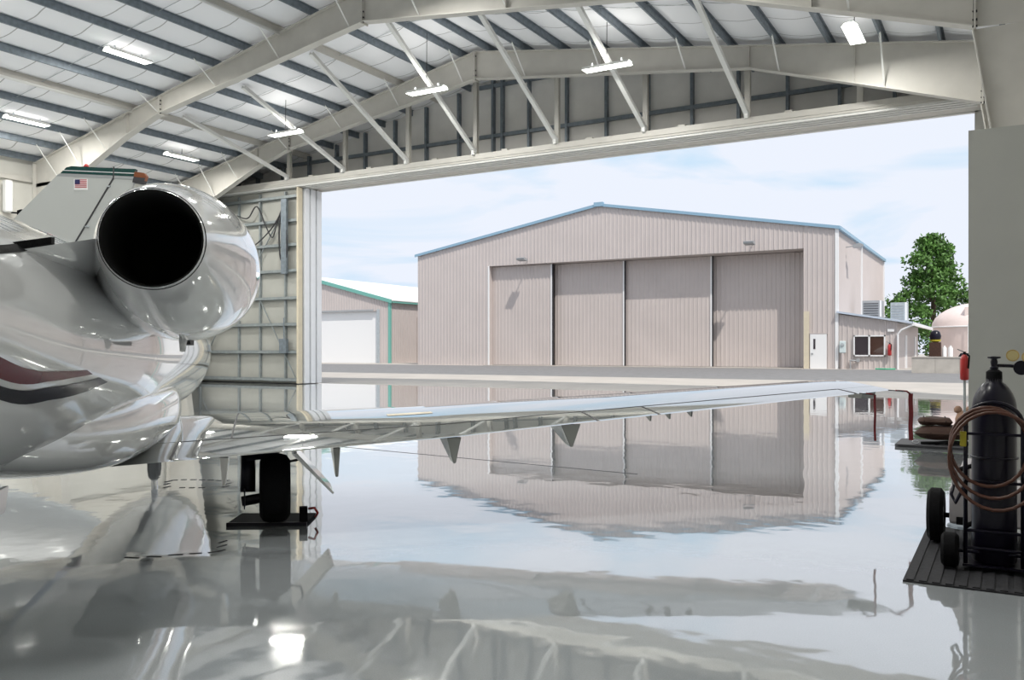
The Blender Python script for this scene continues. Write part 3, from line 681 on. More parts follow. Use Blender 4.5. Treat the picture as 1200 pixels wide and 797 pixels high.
tree((-63.0, 122.0, GF), [(2.0, 3.0), (7.0, 3.4), (9.2, 1.0)], 40, 0.3, 'far treetop just showing above the small hangar roof', 0.3)

# ================================================================== WHITE JET (local: x nose, y left, z up)
WC = -1.75
JA = math.atan2(0.700, -0.714)
jet = thing('business_jet', 'white business jet with maroon and black swoosh, tail towards the viewer', 'aircraft', (WC*0.700, WC*0.714, 0), JA)
FS = [(0.6, 0.06, 2.20), (1, 0.12, 2.14), (2, 0.29, 1.99), (3, 0.46, 1.85), (4, 0.62, 1.72), (5, 0.74, 1.61), (6, 0.81, 1.575), (7, 0.86, 1.555), (8, 0.88, 1.55), (13.2, 0.88, 1.55), (13.8, 0.85, 1.53), (14.2, 0.80, 1.49), (15.2, 0.60, 1.38), (16, 0.36, 1.28), (16.4, 0.16, 1.23), (16.5, 0.04, 1.22)]
def smooth_stations(S, m):
    # Catmull-Rom resample for a fair outline
    out = []
    for i in range(len(S)-1):
        p0, p1, p2, p3 = S[max(i-1, 0)], S[i], S[i+1], S[min(i+2, len(S)-1)]
        for k in range(m):
            t = k/m
            x = p1[0]+(p2[0]-p1[0])*t
            row = [x]
            for c in range(1, len(p1)):
                h1 = (p2[c]-p0[c])/(p2[0]-p0[0])*(p2[0]-p1[0]) if p2[0] != p0[0] else 0
                h2 = (p3[c]-p1[c])/(p3[0]-p1[0])*(p2[0]-p1[0]) if p3[0] != p1[0] else 0
                row.append((2*t**3-3*t*t+1)*p1[c]+(t**3-2*t*t+t)*h1+(-2*t**3+3*t*t)*p2[c]+(t**3-t*t)*h2)
            out.append(tuple(row))
    out.append(tuple(S[-1])); return out
FSS = smooth_stations(FS, 5)
NF = 64
MB().rings([[(x, r*math.cos(2*PI*k/NF), z+r*math.sin(2*PI*k/NF)) for k in range(NF)] for x, r, z in FSS]).build('fuselage', M['jet_white'], jet, True)
fus = jet.children[-1] if jet.children else None
fus = [o for o in COL.objects if o.name.startswith('fuselage')][0]
def fpt(n_, ang, off=0.004):
    r, z = interp(FSS, n_); a = math.radians(ang); return (n_, -(r+off)*math.cos(a), z+(r+off)*math.sin(a))
def ribbon_on_fus(name, up, lo, mat, m=40):
    rs = []
    for k in range(m+1):
        t = k/m
        def at(P):
            f = t*(len(P)-1); i = min(int(f), len(P)-2); g = f-i
            # Catmull-Rom along the outline
            a, b, c, d = P[max(i-1, 0)], P[i], P[i+1], P[min(i+2, len(P)-1)]
            return tuple(0.5*((2*b[j])+(-a[j]+c[j])*g+(2*a[j]-5*b[j]+4*c[j]-d[j])*g*g+(-a[j]+3*b[j]-3*c[j]+d[j])*g**3) for j in (0, 1))
        u, l = at(up), at(lo)
        rs.append([fpt(u[0]+(l[0]-u[0])*q, u[1]+(l[1]-u[1])*q) for q in [j/8 for j in range(9)]])
    MB().rings(rs, False, False, False).build(name, mat, fus, True)
ribbon_on_fus('maroon_stripe', [(2.0, 10), (3.2, -8), (4.18, -16.4), (4.56, -16.8), (4.86, -14.4), (5.27, -11.9)], [(2.0, 4), (3.2, -16), (4.26, -24.2), (4.79, -19.0), (5.07, -15.9), (5.4, -13.4)], M['maroon'])
ribbon_on_fus('black_stripe', [(2.0, 1), (3.2, -19), (4.28, -26.7), (4.82, -21.3), (5.18, -17.6), (5.57, -14.7)], [(2.0, -3), (3.2, -24), (4.36, -31.9), (4.9, -26.3), (5.26, -22.4), (5.79, -16.6)], M['jet_black'])
ribbon_on_fus('black_edge_strip', [(3.6, 15), (4.06, 25.4), (4.35, 31.1), (4.65, 36.8), (4.9, 41)], [(3.55, 11), (4.02, 21.1), (4.28, 26.2), (4.54, 31.2), (4.75, 35)], M['black'])
# lower wing-root fairing
fr = []
for x, hw, hh, zc in smooth_stations([(4.6, 0.22, 0.08, 1.16), (5.3, 0.47, 0.18, 1.06), (6.1, 0.70, 0.26, 0.99), (7.0, 0.83, 0.315, 0.965), (8.6, 0.87, 0.335, 0.965), (9.4, 0.85, 0.33, 0.97), (9.9, 0.74, 0.28, 0.99), (10.6, 0.50, 0.20, 1.0), (11.4, 0.2, 0.1, 1.0)], 4):
    q = []
    for k in range(40):
        a = 2*PI*k/40; c, s = math.cos(a), math.sin(a); e = 2/3.4
        q.append((x, hw*math.copysign(abs(c)**e, c), zc+hh*math.copysign(abs(s)**e, s)))
    fr.append(q)
MB().rings(fr).build('root_fairing', M['jet_white'], jet, True)
# cabin windows and windshield on the fuselage
for n_ in (10.3, 11.0, 11.7, 12.4):
    for sg in (1, -1):
        p = [fpt(n_+0.17*math.cos(a), 28+9*math.sin(a), 0.006) for a in [2*PI*k/16 for k in range(16)]]
        MB().add([(q[0], q[1]*sg, q[2]) for q in p], [tuple(range(16))]).build('cabin_window', M['glass_dark'], fus)
for sg in (1, -1):
    p = [fpt(a, b, 0.01) for a, b in ((13.7, 35), (14.6, 40), (14.5, 75), (13.9, 62))]
    MB().add([(q[0], q[1]*sg, q[2]) for q in p], [(0, 1, 2, 3)]).build('windshield', M['glass_dark'], fus)
# belly blades
for (x, y, z0, ln, hh) in ((4.75, -0.30, 0.78, 0.10, 0.16), (5.3, -0.28, 0.72, 0.22, 0.09)):
    MB().prism([(x, z0+0.05), (x+ln, z0+0.05), (x+ln*0.7, z0-hh), (x+ln*0.2, z0-hh)], lambda a, b: (a, y-0.012, b), lambda a, b: (a, y+0.012, b)).build('blade_antenna', M['jet_white'], jet)

# wings: each carries its own flap, aileron, spoiler panel and fairings
ZT = [(-1.75, 0.61), (-1.08, 0.645), (1.53, 0.788), (2.62, 0.875), (6.05, 1.13), (6.3, 1.145)]
def wsec(w):
    t = (w+1.2)/(6.25+1.2)
    le = 10.23+(8.62-10.23)*t; te = 7.30+(7.46-7.30)*max(0, t)
    if w > 5.95: le -= (w-5.95)**2*1.6; te += (w-5.95)*0.12
    return le, te, interp(ZT, w)[0], (0.085-0.015*t)
def foil(f): return 5*(0.2969*math.sqrt(max(f, 0))-0.126*f-0.3516*f*f+0.2843*f**3-0.1036*f**4)
def wpt(w, f, up, sg, lift=0.0):
    le, te, z, t = wsec(w); c = le-te
    h = foil(f)*t*c*(1.0 if up else -0.75)
    return (le-f*c, sg*(w-WC), z+0.036*c*(1-f)+h+(lift if up else -lift))
def wring(w, f0, f1, sg, m=14, lift=0.0):
    F_ = [f0+(f1-f0)*(k/m)**(1.7 if f0 == 0 else 1.0) for k in range(m+1)]
    return [wpt(w, f, True, sg, lift) for f in reversed(F_)]+[wpt(w, f, False, sg, lift) for f in F_[(1 if f0 == 0 else 0):]]
def wing(sg):
    ws = [-1.5+0.25*k for k in range(30)]+[5.95, 6.05, 6.15]
    ws = [w for w in ws if w <= 5.9]+[5.95, 6.05, 6.15]
    HF = 0.755
    m = MB().rings([wring(w, 0, HF, sg) for w in ws])
    wg = m.build('wing', M['wing_grey'], jet, True, 40)
    def surf(name, w0, w1, mat=M['wing_grey'], f0=HF+0.006):
        n_ = max(3, int((w1-w0)/0.25)); s_ = MB().rings([wring(w0+(w1-w0)*k/n_, f0, 1.0, sg, 6) for k in range(n_+1)])
        return s_.build(name, mat, wg, True, 40)
    surf('root_panel', -1.5, -0.80); surf('flap', -0.785, 2.88); surf('outer_flap', 2.90, 3.50); surf('aileron', 3.52, 5.70); surf('tip_panel', 5.715, 6.15)
    # seams
    def seam(w0, f0_, w1, f1_, wd=0.016):
        P = [wpt(w0+(w1-w0)*k/10, f0_+(f1_-f0_)*k/10, True, sg, 0.002) for k in range(11)]
        d = Vector(P[-1])-Vector(P[0]); s_ = Vector((d.y, -d.x, 0)).normalized()*wd/2
        MB().rings([[Vector(p)-s_, Vector(p)+s_] for p in P], False, False, False).build('panel_seam', M['seam'], wg)
    seam(-0.35, 0.12, -0.35, 0.75); seam(-0.785, 0.755, 5.7, 0.755, 0.022)
    for w in (-0.79, 2.89, 3.51, 5.71): seam(w, 0.755, w, 0.985, 0.02)
    MB().rings([[wpt(1.1, 0.45, True, sg, 0.003), wpt(1.1, 0.50, True, sg, 0.003)], [wpt(1.55, 0.44, True, sg, 0.003), wpt(1.55, 0.49, True, sg, 0.003)]], False, False, False).build('pale_patch', M['door_beige'], wg)  # beige strip on the upper wing skin
    # hinge fairings hanging under the trailing edge
    for w, ln, wd_, mat in ((-0.38, 0.235, 0.075, M['chrome']), (0.52, 0.245, 0.06, M['wing_grey']), (1.53, 0.225, 0.13, M['wing_grey']), (2.62, 0.205, 0.19, M['wing_grey'])):
        le, te, z, t = wsec(w); y = sg*(w-WC)
        top = z-0.005; m = MB()
        a, b = te+0.02, te+0.5
        m.add([(a, y-wd_/2, top), (a, y+wd_/2, top), (b, y+wd_/2, top+0.0), (b, y-wd_/2, top), (a-0.02, y-0.012, top-ln), (a-0.02, y+0.012, top-ln), (a+0.10, y+0.012, top-ln*0.96), (a+0.10, y-0.012, top-ln*0.96)],
              [(0, 1, 2, 3), (4, 5, 6, 7), (0, 1, 5, 4), (1, 2, 6, 5), (2, 3, 7, 6), (3, 0, 4, 7)])
        bevel(m.build('hinge_fairing', mat, wg), 0.006, 2)
    for kk, w in enumerate((3.42, 3.62, 3.85)):
        le, te, z, t = wsec(w); y = sg*(w-WC)
        MB().prism([(te+0.02, z), (te+0.16, z), (te+0.03, z-0.055)], lambda a, b: (a, y-0.008, b), lambda a, b: (a, y+0.008, b)).build('vortex_fin', M['wing_grey'], wg)
    le, te, z, t = wsec(5.9); y = sg*(5.9-WC)
    MB().prism([(te+0.06, z+0.0), (te+0.32, z+0.0), (te+0.30, z-0.07), (te+0.10, z-0.07)], lambda a, b: (a, y-0.09*sg-0.02, b), lambda a, b: (a, y+0.10*sg+0.02, b)).build('light_fairing', M['wing_grey'], wg)
    for w in (5.75, 6.12):
        le, te, z, t = wsec(w); y = sg*(w-WC)
        MB().tube([(te+0.02, y, z), (te-0.16, y+0.03*sg, z-0.005)], 0.006, 6).build('static_wick', M['seam'], wg)
    return wg
wing(-1); wing(1)
# engines
EY, EZ = 1.114, 2.16
def engine(sg):
    y = sg*EY
    e = MB().lathe([(5.06, 0.268), (5.10, 0.285), (5.25, 0.325), (5.45, 0.372), (5.7, 0.425), (6.0, 0.475), (6.3, 0.512), (6.6, 0.535), (6.9, 0.545), (7.2, 0.54), (7.45, 0.515), (7.6, 0.475), (7.64, 0.44), (7.58, 0.41), (7.3, 0.40)], (0, y, EZ), 'x', 72, False, False).build('nacelle', M['jet_white'], jet, True)
    MB().lathe([(5.055, 0.268), (5.058, 0.256), (5.5, 0.25), (6.0, 0.245), (6.01, 0.001)], (0, y, EZ), 'x', 48, False, True).build('exhaust_duct', M['duct_black'], e, True, 50)
    MB().tube([(5.062, y+0.266*math.cos(a), EZ+0.266*math.sin(a)) for a in [2*PI*k/56 for k in range(56)]], 0.006, 6, True).build('nozzle_ring', M['chrome'], e, True)
    MB().tube([(5.082, y+0.2775*math.cos(a), EZ+0.2775*math.sin(a)) for a in [2*PI*k/56 for k in range(56)]], 0.004, 6, True).build('ring_seam', M['seam'], e, True)
    MB().lathe([(7.31, 0.40), (7.30, 0.001)], (0, y, EZ), 'x', 32, False, True).build('fan_face', M['duct_black'], e)
    dr = MB().tube([(6.75, y, EZ-0.53), (6.72, y, EZ-0.62)], [0.03, 0.02], 8).build('drain_mast', M['jet_white'], e, True)
    MB().prism([(6.95, -0.53), (7.35, -0.50), (7.30, -0.575), (7.0, -0.565)], lambda a, b: (a, y-0.03, EZ+b), lambda a, b: (a, y+0.03, EZ+b)).build('belly_scoop', M['seam'], e)
    # pylon: thick airfoil plank from fuselage to nacelle
    def psec(t):      # t 0 at fuselage, 1 at nacelle
        yy = sg*(0.30+0.50*t); te = 3.95+1.25*t; le = 7.6-0.2*t; z = 1.875+0.29*t; q = []
        for k in range(11):
            f = k/10; q.append((le-(le-te)*f, yy, z+foil(f)*0.09*(le-te)*0.62))
        for k in range(9, 0, -1):
            f = k/10; q.append((le-(le-te)*f, yy, z-foil(f)*0.12*(le-te)*0.75))
        return q
    p = MB().rings([psec(k/8) for k in range(9)]).build('pylon', M['jet_white'], jet, True, 50)
    b = MB()
    P = []
    for k in range(9):
        t = 0.0+0.73*k/8; yy = sg*(0.30+0.50*t); te = 3.95+1.25*t; z = 1.875+0.29*t; P.append((te-0.01, yy, z+0.022))
    b.rings([[(x-0.012, y_, z-0.016), (x-0.012, y_, z+0.016), (x+0.06, y_, z+0.022), (x+0.06, y_, z-0.022)] for x, y_, z in P]).build('black_edge_strip', M['black'], p)
engine(-1); engine(1)
# fin and tailplane
MB().rings([[(4.6, 0, 2.40), (3.6, 0.11, 2.38), (1.3, 0.02, 2.3), (1.3, -0.02, 2.3), (3.6, -0.11, 2.38)], [(2.2, 0, 5.2), (1.7, 0.07, 5.2), (0.35, 0.015, 5.2), (0.35, -0.015, 5.2), (1.7, -0.07, 5.2)]]).build('fin', M['jet_white'], jet)
MB().rings([[(2.3-0.9*abs(y)/3, y, 4.2), (1.8-0.7*abs(y)/3, y, 4.27), (0.5-0.3*abs(y)/3, y, 4.2), (1.8-0.7*abs(y)/3, y, 4.14)] for y in (-3, -1.5, 0, 1.5, 3)]).build('tailplane', M['jet_white'], jet)
# main gear
def gear(sg):
    y = sg*1.75; x = 7.89
    t = MB().tube([(x+0.08, y, 0.66), (x+0.02, y, 0.34)], 0.06, 12).build('main_gear_leg', M['black_gloss'], jet, True)
    R = 0.30; pr = [(-0.115, 0.14), (-0.13, 0.19), (-0.13, 0.24), (-0.10, 0.285), (-0.05, R), (0.05, R), (0.10, 0.285), (0.13, 0.24), (0.13, 0.19), (0.115, 0.14)]
    MB().lathe([(q+0.02*sg, r) for q, r in pr], (x, y, R+0.03), 'y', 36).build('tyre', M['black'], t, True, 35)
    MB().lathe([(-0.12, 0.04), (-0.10, 0.135), (0.10, 0.135), (0.12, 0.04)], (x, y+0.02*sg, R+0.03), 'y', 24).build('wheel_hub', M['unit'], t, True, 35)
    MB().tube([(x+0.10, y-0.21*sg, 0.64), (x+0.02, y-0.21*sg, 0.30)], 0.065, 10).build('oleo', M['black_gloss'], t, True)
    MB().span((x-0.12, y-0.28*sg-0.05, 0.17), (x+0.1, y-0.20*sg+0.04, 0.34)).build('torque_link', M['black_gloss'], t)
    MB().tube([(x, y-0.22*sg, 0.60), (x, y, 0.62)], 0.03, 6).build('brace', M['black_gloss'], t)
    MB().tube([(x, y-0.26*sg, 0.22), (x, y, 0.26)], 0.045, 8).build('axle', M['black_gloss'], t)
    # open gear door, slanting outboard
    MB().add([(x-0.35, y+0.16*sg, 0.66), (x+0.35, y+0.16*sg, 0.66), (x+0.30, y+0.50*sg, 0.30), (x-0.30, y+0.50*sg, 0.30), (x-0.35, y+0.20*sg, 0.67), (x+0.35, y+0.20*sg, 0.67), (x+0.30, y+0.515*sg, 0.31), (x-0.30, y+0.515*sg, 0.31)], [(0,1,2,3),(7,6,5,4),(0,4,5,1),(1,5,6,2),(2,6,7,3),(3,7,4,0)]).build('gear_door', M['jet_white'], t)
    MB().tube([(x, y+0.05*sg, 0.54), (x, y+0.27*sg, 0.58)], 0.012, 6).build('door_rod', M['seam'], t)
gear(-1); gear(1)
ng = MB().tube([(14.2, 0, 0.8), (14.2, 0, 0.22)], 0.05, 10).build('nose_gear_leg', M['chrome'], jet, True)
MB().lathe([(-0.07, 0.12), (-0.08, 0.18), (-0.04, 0.22), (0.04, 0.22), (0.08, 0.18), (0.07, 0.12)], (14.2, 0, 0.22), 'y', 28).build('tyre', M['black'], ng, True, 35)

def JW(n_, w, z): return (n_*-0.714+w*0.700, n_*0.700+w*0.714, z)
# things at the jet
t = thing('floor_mat', 'thin black mat under the jet wheel', 'mat', (-5.77, 5.66, 0), math.radians(32))
bevel(MB().span((-0.345, -0.23, 0), (0.345, 0.23, 0.028)).build('mat_body', M['black'], t), 0.006)
MB().span((-0.35, -0.235, 0), (0.35, -0.22, 0.032)).build('mat_edge', M['black_gloss'], t)
t = thing('wheel_chock', 'small dark chock with a red cord beside the jet wheel', 'chock', JW(7.89, 0.26, 0.03), JA)
MB().prism([(-0.06, 0), (0.06, 0), (0.03, 0.12), (-0.03, 0.12)], lambda a, b: (a, -0.04, b), lambda a, b: (a, 0.03, b)).build('block', M['black'], t)
MB().tube([(0, -0.05, 0.10), (-0.03, -0.10, 0.11), (0, -0.13, 0.06), (0.02, -0.11, 0.02)], 0.012, 6).build('cord', M['red'], t, True)
def ribbon(label, base, z1, z0, string=None, wd=0.05):
    t = thing('warning_ribbon', label, 'ribbon', (base[0], base[1], z1), 0.5, 'red warning ribbons at the wing tip')
    m = MB(); n_ = 10
    m.rings([[(-wd/2, 0.006*math.sin(k*1.1), -k/n_*(z1-z0)), (wd/2, 0.006*math.sin(k*1.1), -k/n_*(z1-z0)), (wd/2, 0.006*math.sin(k*1.1)+0.004, -k/n_*(z1-z0)), (-wd/2, 0.006*math.sin(k*1.1)+0.004, -k/n_*(z1-z0))] for k in range(n_+1)])
    m.build('streamer', M['ribbon'], t)
    if string:
        R = Matrix.Rotation(-0.5, 3, 'Z')
        MB().tube([R @ (Vector(p)-Vector((base[0], base[1], z1))) for p in string], 0.009, 6).build('cord', M['ribbon'], t, True)
b1 = JW(7.30, 5.80, 0)
ribbon('narrow red ribbon hanging under the wing tip', b1, 1.10, 0.64, [JW(7.33, 5.72, 1.115), JW(7.30, 5.80, 1.10)], 0.022)
b2 = JW(7.42, 6.33, 0)
ribbon('wider red ribbon hanging off the end of the wing tip', b2, 1.10, 0.62, [JW(7.40, 6.13, 1.135), JW(7.41, 6.27, 1.125), JW(7.42, 6.33, 1.09)], 0.045)

# ================================================================== SECOND JET BEHIND (only its fin shows)
S2 = (-18.4, 12.46, 0); A2 = math.atan2(-0.5, -0.866)
j2 = thing('parked_jet', 'second white jet parked behind, fin with dark green bands and a flag', 'aircraft', S2, A2)
def q2(a, b): return ((110-a)*0.01986, 1.55+(410-b)*0.01986)      # fin outline drawn on a 2 cm grid -> local x forward and z
def fin_part(name, pts, mat, hw=0.05, par=j2):
    P = [q2(*p) for p in pts]
    return MB().prism(P, lambda x, z: (x, -hw, z), lambda x, z: (x, hw, z)).build(name, mat, par)
fin2 = fin_part('fin', [(-10, 290), (20, 253), (66, 207), (133, 209), (88, 285), (80, 320), (-30, 320)], M['fin_grey'])
fin_part('rudder', [(134, 209), (157, 211), (146, 250), (136, 290), (120, 320), (82, 320), (90, 284)], M['fin_grey'], 0.045)
fin_part('silver_band', [(66, 207), (70, 203.8), (157, 207.5), (157, 211)], M['silver'], 0.055)
fin_part('green_band', [(71, 203.6), (74, 200.6), (158, 204.3), (157, 207.4)], M['dkgreen'], 0.056)
fin_part('white_line', [(74, 200.6), (75, 199.9), (158, 203.4), (158, 204.3)], M['jet_white'], 0.057)
fin_part('green_cap', [(75, 199.9), (78, 196.8), (84, 195.4), (159, 198.8), (158, 203.4)], M['dkgreen'], 0.056)
fin_part('tail_cap', [(158, 202), (169, 203.5), (171.5, 207), (168, 216.5), (156, 214)], M['copper'], 0.07)
fin_part('tail_cap_lens', [(157, 208), (170.5, 209.5), (168, 216.8), (155.5, 214.3)], M['seam'], 0.075)
MB().lathe([(0, 0.06), (0.03, 0.06), (0.07, 0.03)], (q2(100, 196)[0], 0, q2(100, 196)[1]), 'z', 12).build('beacon', M['red'], j2, True)
fg = MB().prism([q2(87, 210.5), q2(103, 210.5), q2(103, 223.2), q2(87, 223.2)], lambda x, z: (x, 0.05, z), lambda x, z: (x, 0.058, z)).build('flag', M['white_metal'], j2)
for k in range(6):
    v0 = 211+k*1.75
    MB().prism([q2(88, v0), q2(102, v0), q2(102, v0+0.95), q2(88, v0+0.95)], lambda x, z: (x, 0.056, z), lambda x, z: (x, 0.061, z)).build('stripe', M['flag_red'], fg)
MB().prism([q2(88, 211), q2(94, 211), q2(94, 216.5), q2(88, 216.5)], lambda x, z: (x, 0.056, z), lambda x, z: (x, 0.063, z)).build('canton', M['flag_blue'], fg)
for px, v in ((125, 219), (100, 266)):
    x, z = q2(px, v); MB().beam((x, 0.06, z), (x-0.1, 0.07, z+0.0), 0.03, 0.03).build('hinge_bracket', M['galv_light'], j2)
P = [Vector((q2(*p)[0], 0.053, q2(*p)[1])) for p in ((133.5, 196), (133, 209), (88, 285))]
for a, b in zip(P, P[1:]): MB().beam(a, b, 0.03, 0.01, (0, 1, 0)).build('rudder_seam', M['seam'], j2)
MB().rings([[(x, r*math.cos(2*PI*k/32), z+r*math.sin(2*PI*k/32)) for k in range(32)] for x, r, z in smooth_stations([(-1.2, 0.05, 3.0), (0, 0.45, 2.8), (2, 0.8, 2.5), (4, 0.92, 2.35), (10, 0.92, 2.3), (11.3, 0.75, 2.2), (12.6, 0.4, 2.0), (13.2, 0.05, 1.9)], 4)]).build('fuselage', M['jet_white'], j2, True)
for sg in (1, -1):
    MB().rings([[(7.6-1.6*t, sg*(0.5+6*t), 1.5+0.5*t), (7.0-1.5*t, sg*(0.5+6*t), 1.68+0.42*t), (4.9-0.3*t, sg*(0.5+6*t), 1.55+0.5*t), (7.0-1.5*t, sg*(0.5+6*t), 1.42+0.5*t)] for t in (0, 0.5, 1)]).build('wing', M['jet_white'], j2)
    MB().lathe([(1.6, 0.3), (2.2, 0.48), (3.2, 0.52), (3.9, 0.42), (3.8, 0.36), (3.5, 0.01)], (0, sg*1.45, 2.75), 'x', 28).build('nacelle', M['jet_white'], j2, True)
    MB().tube([(5.6, sg*1.6, 1.6), (5.6, sg*1.6, 0.3)], 0.07, 8).build('gear_leg', M['chrome'], j2)
    MB().lathe([(-0.1, 0.2), (-0.12, 0.28), (0, 0.31), (0.12, 0.28), (0.1, 0.2)], (5.6, sg*1.6, 0.31), 'y', 20).build('tyre', M['black'], j2, True)
MB().tube([(11.6, 0, 1.7), (11.6, 0, 0.25)], 0.06, 8).build('nose_leg', M['chrome'], j2)
MB().lathe([(-0.07, 0.15), (0, 0.25), (0.07, 0.15)], (11.6, 0, 0.25), 'y', 18).build('nose_tyre', M['black'], j2, True)
# white upright fixture with black knob high at the left edge
t = thing('wall_fixture', 'white upright fixture with a black knob high on the left wall', 'fixture', (XL+0.2, 19.85, 7.1))
bevel(MB().span((0, -0.16, 0), (0.3, 0.16, 1.3)).build('body', M['white_metal'], t), 0.08, 3)
MB().lathe([(-0.16, 0.05), (-0.1, 0.17), (0.1, 0.17), (0.16, 0.05)], (0.35, 0.45, 0.0), 'z', 14).build('knob', M['black'], t, True)
MB().beam((0.2, 0.1, 0.0), (0.35, 0.45, 0.0), 0.06, 0.06).build('arm', M['black'], t)

# ================================================================== RIGHT-HAND CLUTTER
t = thing('rubber_mat', 'dark ribbed rubber mat under the gas bottle cart', 'mat', (-0.61, 6.28, 0))
MB().span((0, 0, 0), (1.9, 2.06, 0.012)).build('mat_base', M['mat'], t)
rib = MB().span((0, 0, 0), (0.045, 2.04, 0.008)).mesh('rib', M['mat'])
for k in range(24): put('rib', rib, t, (0.02+k*0.078, 0.01, 0.012))
# gas bottle
gb = thing('gas_cylinder', 'tall dark gas cylinder strapped to a hand truck on the right', 'gas cylinder', (-0.085, 6.90, 0.066))
MB().lathe([(0, 0.125), (0.02, 0.14), (0.6, 0.14), (1.06, 0.14), (1.10, 0.138), (1.14, 0.130), (1.18, 0.115), (1.215, 0.095), (1.245, 0.07), (1.26, 0.052), (1.30, 0.05), (1.31, 0.03)], (0, 0, 0), 'z', 36).build('bottle', M['black_gloss'], gb, True, 50)
MB().lathe([(1.26, 0.052), (1.33, 0.05), (1.345, 0.03)], (0, 0, 0), 'z', 20).build('neck_ring', M['black'], gb, True, 50)
MB().lathe([(1.34, 0.022), (1.36, 0.03), (1.37, 0.02), (1.40, 0.024), (1.425, 0.016)], (0, 0, 0), 'z', 12).build('valve', M['black_gloss'], gb, True, 40)
wh = MB().lathe([(1.42, 0.02), (1.425, 0.042), (1.435, 0.042), (1.44, 0.015)], (0, 0, 0), 'z', 14).build('valve_wheel', M['black_gloss'], gb)
MB().tube([(0, 0, 1.375), (0.10, 0.02, 1.372), (0.15, 0.03, 1.365)], 0.012, 8).build('outlet', M['black_gloss'], gb)
rg = MB().lathe([(-0.045, 0.03), (-0.04, 0.05), (0.04, 0.05), (0.045, 0.03)], (0.165, 0.0, 1.36), 'y', 20).build('regulator', M['black_gloss'], gb, True, 40)
for gx, gzv in ((0.112, 1.445), (0.205, 1.435)):
    g_ = MB().lathe([(-0.03, 0.036), (-0.028, 0.041), (0.02, 0.041), (0.025, 0.03)], (gx, -0.03, gzv), 'y', 20).build('gauge', M['brass'], rg, True, 40)
    MB().lathe([(-0.032, 0.033), (-0.029, 0.033)], (gx, -0.03, gzv), 'y', 20).build('dial', M['dial'], g_)
MB().tube([(0.2, 0, 1.33), (0.30, 0.02, 1.28), (0.34, 0.05, 1.1)], 0.012, 8).build('outlet_hose', M['hose'], gb, True)
# hand truck
ht = thing('hand_truck', 'black two-wheeled hand truck carrying the gas cylinder', 'hand truck', (-0.085, 6.90, 0.02))
def arch(y, w, zt, r=0.014):
    pts = [(-w, y, 0.05), (-w, y, 1.02)]+[(-w*math.cos(a), y-0.02*math.sin(a), 1.02+(zt-1.02)*math.sin(a)) for a in [PI*k/14 for k in range(1, 14)]]+[(w, y, 1.02), (w, y, 0.05)]
    return MB().tube(pts, r, 8)
arch(-0.155, 0.172, 1.17).build('tube_frame', M['black_gloss'], ht, True)
for z in (0.16, 0.28, 0.62, 0.95): MB().tube([(-0.172, -0.155, z), (0.172, -0.155, z)], 0.011, 6).build('cross_bar', M['black_gloss'], ht)
MB().span((-0.19, -0.16, 0.03), (0.19, 0.16, 0.045)).build('toe_plate', M['black_gloss'], ht)
for sg in (-1, 1):
    w_ = MB().lathe([(-0.05, 0.06), (-0.055, 0.10), (-0.035, 0.122), (0.035, 0.122), (0.055, 0.10), (0.05, 0.06)], (sg*0.27, -0.10, 0.122), 'x', 24).build('wheel', M['black'], ht, True, 35)
    MB().lathe([(-0.045, 0.015), (-0.04, 0.06), (0.04, 0.06), (0.045, 0.015)], (sg*0.27, -0.10, 0.122), 'x', 16).build('hub', M['unit'], w_, True, 35)
MB().tube([(-0.3, -0.10, 0.122), (0.3, -0.10, 0.122)], 0.012, 6).build('axle', M['black_gloss'], ht)
MB().tube([(0.145*math.cos(a), 0.145*math.sin(a), 0.78) for a in [2*PI*k/24 for k in range(24)]], 0.008, 6, True).build('strap_chain', M['black_gloss'], ht, True)
bevel(MB().span((-0.205, -0.19, 0.86), (-0.165, -0.165, 0.965)).build('tag', M['yellow'], ht), 0.006)
# hose coiled round the truck
hs = MB(); pts = []
rr = random.Random(3)
for lp in range(3):
    for k in range(28):
        a = 2*PI*k/28+0.4
        cx_, cz_ = -0.03+0.02*lp, 0.83-0.045*lp
        rx, rz2 = 0.235+0.022*lp, 0.27+0.03*lp
        x = cx_+rx*math.cos(a); z = cz_+rz2*math.sin(a)
        y = -0.20-0.035*math.sin(a)**2-0.02*lp+0.012*math.sin(3*a+lp)
        pts.append((x, y, z))
hs_t = thing('air_hose', 'brown hose coiled around the hand truck and gas cylinder', 'hose', (-0.085, 6.90, 0.06))
MB().tube(pts, 0.012, 8).build('coil', M['hose'], hs_t, True)
MB().tube([(-0.16, -0.2, 0.62), (-0.2, -0.22, 0.50), (-0.23, -0.2, 0.43), (-0.26, -0.16, 0.48), (-0.24, -0.12, 0.56)], 0.012, 8).build('hose_end', M['black_gloss'], hs_t, True)
MB().lathe([(0, 0.02), (0.07, 0.02)], (-0.24, -0.12, 0.54), 'z', 10).build('coupling', M['chrome'], hs_t)
